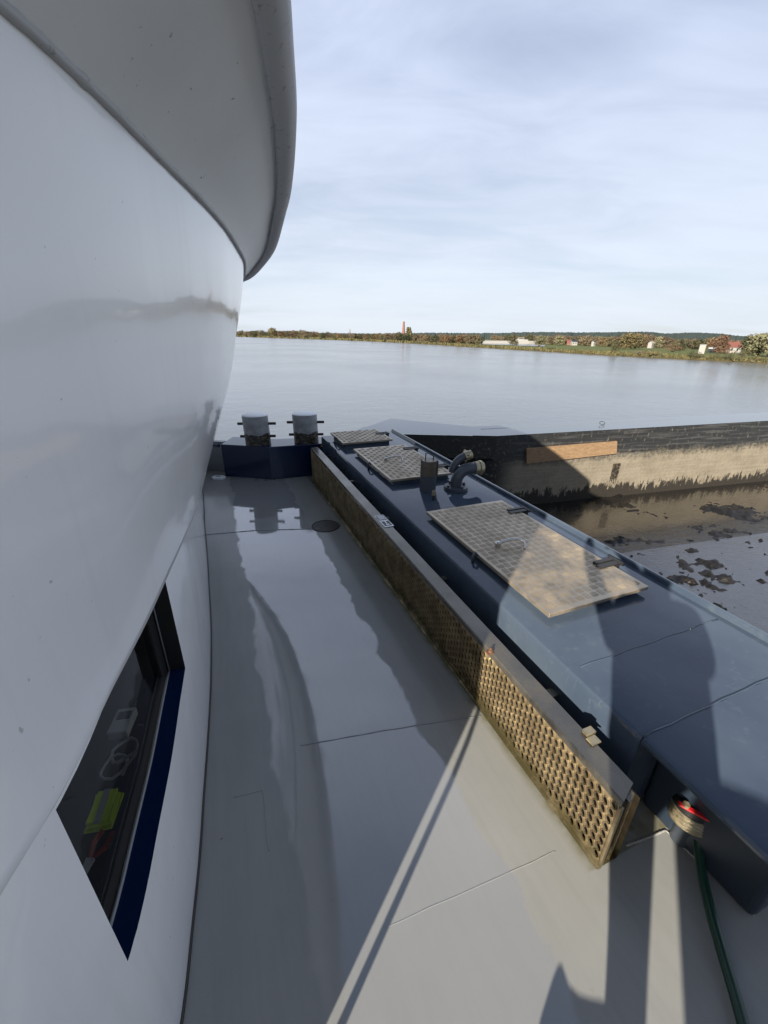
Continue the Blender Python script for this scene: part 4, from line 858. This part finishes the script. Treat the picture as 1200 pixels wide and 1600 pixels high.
wx = L_ - 10; ztp = atY(815, 527.5, A_.y).z; b = MB(); b.hexa([B3(x, y, z) for z in (zt_ - .05, zt_ + (ztp - zt_) * .55) for x, y in ((wx - 2.5, -1.7), (wx + 4.5, -1.7), (wx + 4.5, 1.7), (wx - 2.5, 1.7))]); wh = b.obj('deckhouse', M['render'], e)
b = MB(); b.hexa([B3(x, y, z) for z in (zt_ + (ztp - zt_) * .55, ztp) for x, y in ((wx - 1, -1.3), (wx + 2, -1.3), (wx + 2, 1.3), (wx - 1, 1.3))]); wq = b.obj('wheelhouse', M['render'], e)
b = MB(); b.hexa([B3(x, y, z) for z in (zt_ + (ztp - zt_) * .66, zt_ + (ztp - zt_) * .88) for x, y in ((wx - .8, -1.33), (wx + 1.8, -1.33), (wx + 1.8, -1.31), (wx - .8, -1.31))]); b.obj('window', M['wglass'], wq)

# wooded hills behind
b = MB(); rows = []; rh = random.Random(5)
def ridge(tab, dist, nm, step=3.):
    b = MB(); rows = []; u = tab[0][0]
    while u <= tab[-1][0]:
        v = interp(tab, u) + rh.uniform(-.7, .5); d = ray(u, 527); hd = Vector((d.x, d.y, 0)).normalized(); k = 1 / d.y * math.hypot(d.x, d.y)
        p = hd * dist * (1 + rh.uniform(-.01, .01)); t = atY(u, v, p.y)
        rows.append([p * .86 + Vector((0, 0, ZL - 1)), p * .93 + Vector((0, 0, ZL + (t.z - ZL) * .55 + rh.uniform(-1, 1))), p * .97 + Vector((0, 0, ZL + (t.z - ZL) * .8 + rh.uniform(-1, 1))), Vector((p.x, p.y, t.z)), p * 1.1 + Vector((0, 0, ZL))]); u += step
    b.grid(rows); return b
o = ridge([(300, 521), (400, 519), (500, 520.5), (600, 521), (680, 520), (760, 520.5), (830, 519), (900, 519.5), (960, 519), (1010, 518.5), (1040, 521), (1080, 519.5), (1120, 521), (1160, 525), (1250, 526), (1400, 528)], 1900, 'h', 1.6).obj('wooded_hills', M['hill']); struct(o)

# ------------------------------------------------------------------ out of view behind the camera: cabinet and small caster added for their shadows, and the photographer
ck = thing('shade_blocker', SA(-.95, .9), 'tall grey made-up cabinet standing aft of the blue casing', 'blocker')
b = MB(); c0, c1, a0, a1, hh = .447, 1.75, -1.35, -.95, 1.30  # unseen box added to shade the deck near the valve
b.hexa([SA(a, c, z) for z in (0.002, hh) for a, c in ((a1, c0), (a1, c1), (a0, c1), (a0, c0 + .02))]); b.obj('body', M['grey'], ck, bevel=.02)
for i in range(2):
    b = MB(); ca = c0 + .04 + i * .65; b.hexa([SA(a, c, z) for z in (.08, hh - .06) for a, c in ((a1 + .012, ca), (a1 + .012, ca + .6), (a1 + .002, ca + .6), (a1 + .002, ca))]); dd_ = b.obj('door', M['grey'], ck, bevel=.004)
    b = MB(); b.tube([SA(a1 + .02, ca + (.55 if i == 0 else .05), .6), SA(a1 + .05, ca + (.55 if i == 0 else .05), .62), SA(a1 + .05, ca + (.55 if i == 0 else .05), .72), SA(a1 + .02, ca + (.55 if i == 0 else .05), .74)], .006, 8); b.obj('handle', M['bright'], dd_)

def person():
    J = {}; V = []; Ed = []; Rd = []
    def j(p, r): V.append(p); Rd.append(r); return len(V) - 1
    def e(a, b): Ed.append((a, b))
    a0, c0 = -.36, .315
    pel = j(SA(a0, c0, .95), .16); wst = j(SA(a0 + .01, c0, 1.10), .158); che = j(SA(a0 + .03, c0, 1.30), .165); nk0 = j(SA(a0 + .02, c0, 1.44), .075); nk = j(SA(a0 + .04, c0, 1.51), .058); hd = j(SA(a0 + .06, c0, 1.60), .088); ht = j(SA(a0 + .05, c0, 1.70), .082)
    for x, y in ((pel, wst), (wst, che), (che, nk0), (nk0, nk), (nk, hd), (hd, ht)): e(x, y)
    for s, da in ((-1, .12), (1, -.12)):
        hip = j(SA(a0 + da * .2, c0 + s * .03, .84), .072); kn = j(SA(a0 + da * .8, c0 + s * .004, .48), .046); an = j(SA(a0 + da * 1.2, c0 + s * .002, .09), .037); toe = j(SA(a0 + da * 1.2 + .15, c0 + s * .02, .045), .040)
        e(pel, hip); e(hip, kn); e(kn, an); e(an, toe)
    out = []
    for s, hand in ((-1, Vector((-.10, -.075, 1.53))), (1, Vector((.09, -.075, 1.53)))):
        sh = j(SA(a0 + .02, c0 + s * .15, 1.39), .064); el = SA(a0 + .12, c0 + s * .155, 1.20); k = j(el, .046); h = j(hand, .030); e(che, sh); e(sh, k); e(k, h)
        for f in range(4): t1 = j(hand + Vector((-s * .02, .035 + .004 * f, .045 - .022 * f)), .009); t2 = j(hand + Vector((-s * .055, .042, .045 - .022 * f)), .008); e(h, t1); e(t1, t2)
        th = j(hand + Vector((-s * .03, -.01, .03)), .010); e(h, th)
    me = bpy.data.meshes.new('body'); me.from_pydata(V, Ed, []); o = bpy.data.objects.new('body', me); COL.objects.link(o)
    m_ = o.modifiers.new('Skin', 'SKIN'); m_.use_smooth_shade = True
    for i, r in enumerate(Rd): me.skin_vertices[0].data[i].radius = (r, r); me.skin_vertices[0].data[i].use_root = (i == 0)
    o.modifiers.new('Subdivision', 'SUBSURF').levels = 2; o.modifiers['Subdivision'].render_levels = 2
    me.materials.append(M['jacket'])
    root = thing('person', SA(a0, c0, 0), 'person in dark clothes standing on the grey deck holding up a phone', 'person'); o.location = -root.location; o.parent = root
    hc = SA(a0 + .03, c0, 1.68); b = MB(); rows = [[hc + Vector((.1 * math.cos(t) * math.cos(f), .1 * math.sin(t) * math.cos(f), -.03 + .11 * math.sin(f))) for t in [k * PI / 8 for k in range(17)]] for f in [k * PI / 14 for k in range(8)]]
    b.grid(rows); b.obj('hair', M['hair'], root, smooth=True)
person()
caster = thing('shadow_caster', SA(-.25, .2, 0), 'upright shape with a raised corner added out of view to cast a peaked shadow', 'caster')
ol = [(.105, .002), (.130, .335), (.144, .372), (.153, .389), (.162, .389), (.184, .376), (.21, .374), (.235, .377), (.29, .386), (.30, .002)]  # unseen block added; outline shaped to cast a peaked shadow
b = MB(); n = len(ol); b.add([SA(-.20, c, z) for c, z in ol] + [SA(-.29, c, z) for c, z in ol], [tuple(range(n)), tuple(range(n, 2 * n))[::-1]] + [(i, (i + 1) % n, n + (i + 1) % n, n + i) for i in range(n)]); b.obj('caster_body', M['jacket'], caster, bevel=.008)
b = MB(); b.tube([SA(-.285, .2, .30), SA(-.31, .205, .31), SA(-.31, .25, .31), SA(-.285, .26, .30)], .008, 8); b.obj('handle', M['iron'], caster, smooth=True)

# ------------------------------------------------------------------ light, sky, camera
w = bpy.data.worlds.new('World'); sc.world = w; w.use_nodes = True; nt = w.node_tree; nd = nt.nodes; bg = nd['Background']
class WN(NT):
    def __init__(s): s.t = nt; s.b = None
t = WN(); sky = t.n('ShaderNodeTexSky', sky_type='NISHITA'); sky.sun_disc = False; sky.sun_elevation = SUN_EL
az = math.atan2(-SUN_D.x, -SUN_D.y); sky.sun_rotation = az; sky.air_density = 1.; sky.dust_density = 1.2; sky.ozone_density = 1.5
gd_ = t.n('ShaderNodeTexCoord').outputs['Generated']; x, y, z = t.sep(gd_)
zz = t.math('ADD', t.math('MAXIMUM', z, 0.), .16); cx = t.n('ShaderNodeCombineXYZ'); t.l(t.math('DIVIDE', x, zz), cx.inputs[0]); t.l(t.math('DIVIDE', y, zz), cx.inputs[1]); pv = cx.outputs[0]
rv = t.mapping(pv, scale=(.6, 1.3, 1), rot=(0, 0, .45))
n1 = t.noise(rv, .55, 5, .5, .3); n2 = t.noise(rv, 2.1, 7, .58, .6)
cl = t.math('ADD', t.math('MULTIPLY', n1, .76), t.math('MULTIPLY', n2, .24))
cov = t.ramp(cl, (.30, .55), (.5, .92)); shade = t.ramp(cl, (.40, 0), (.58, 1))
hz = t.ramp(z, (0., 0), (.42, 1.))
ccol = t.mix(shade, t.mix(hz, (6.0, 6.6, 7.4), (4.3, 4.8, 6.3)), t.mix(hz, (6.4, 6.9, 7.6), (6.0, 6.8, 8.4)))
fin = t.mix(cov, sky.outputs[0], ccol)
sky_dim = t.math('MULTIPLY', t.math('MAXIMUM', t.step(z, .76, .97), t.math('MULTIPLY', t.step(t.math('MULTIPLY', y, -1.), .0, .5), .85)), .92)        # sky made darker overhead and behind the camera, to deepen the shade
fin = t.mix(sky_dim, fin, t.mix(.5, sky.outputs[0], (.35, .6, 1.2)))
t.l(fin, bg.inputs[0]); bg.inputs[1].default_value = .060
sun = bpy.data.lights.new('sun', 'SUN'); sun.energy = 5.; sun.angle = math.radians(.5); sun.color = (1, .905, .77); so = bpy.data.objects.new('sun', sun); COL.objects.link(so)
sd = (SUN_D * math.cos(SUN_EL) + Vector((0, 0, -math.sin(SUN_EL)))); so.rotation_euler = sd.to_track_quat('-Z', 'Y').to_euler(); so.location = (-5, -8, 8)
cam = bpy.data.cameras.new('camera'); co = bpy.data.objects.new('camera', cam); COL.objects.link(co); sc.camera = co
cam.sensor_fit = 'VERTICAL'; cam.sensor_height = 32.; cam.lens = FL / 1600 * 32; cam.clip_start = .02; cam.clip_end = 20000
co.matrix_world = Matrix(((_ri.x, _up.x, -_fw.x, 0), (_ri.y, _up.y, -_fw.y, 0), (_ri.z, _up.z, -_fw.z, EYE.z), (0, 0, 0, 1)))
sc.view_settings.view_transform = 'Standard'; sc.view_settings.look = 'None'; sc.view_settings.exposure = 1.12; sc.view_settings.gamma = 1.
sc.cycles.max_bounces = 8; sc.cycles.use_denoising = True
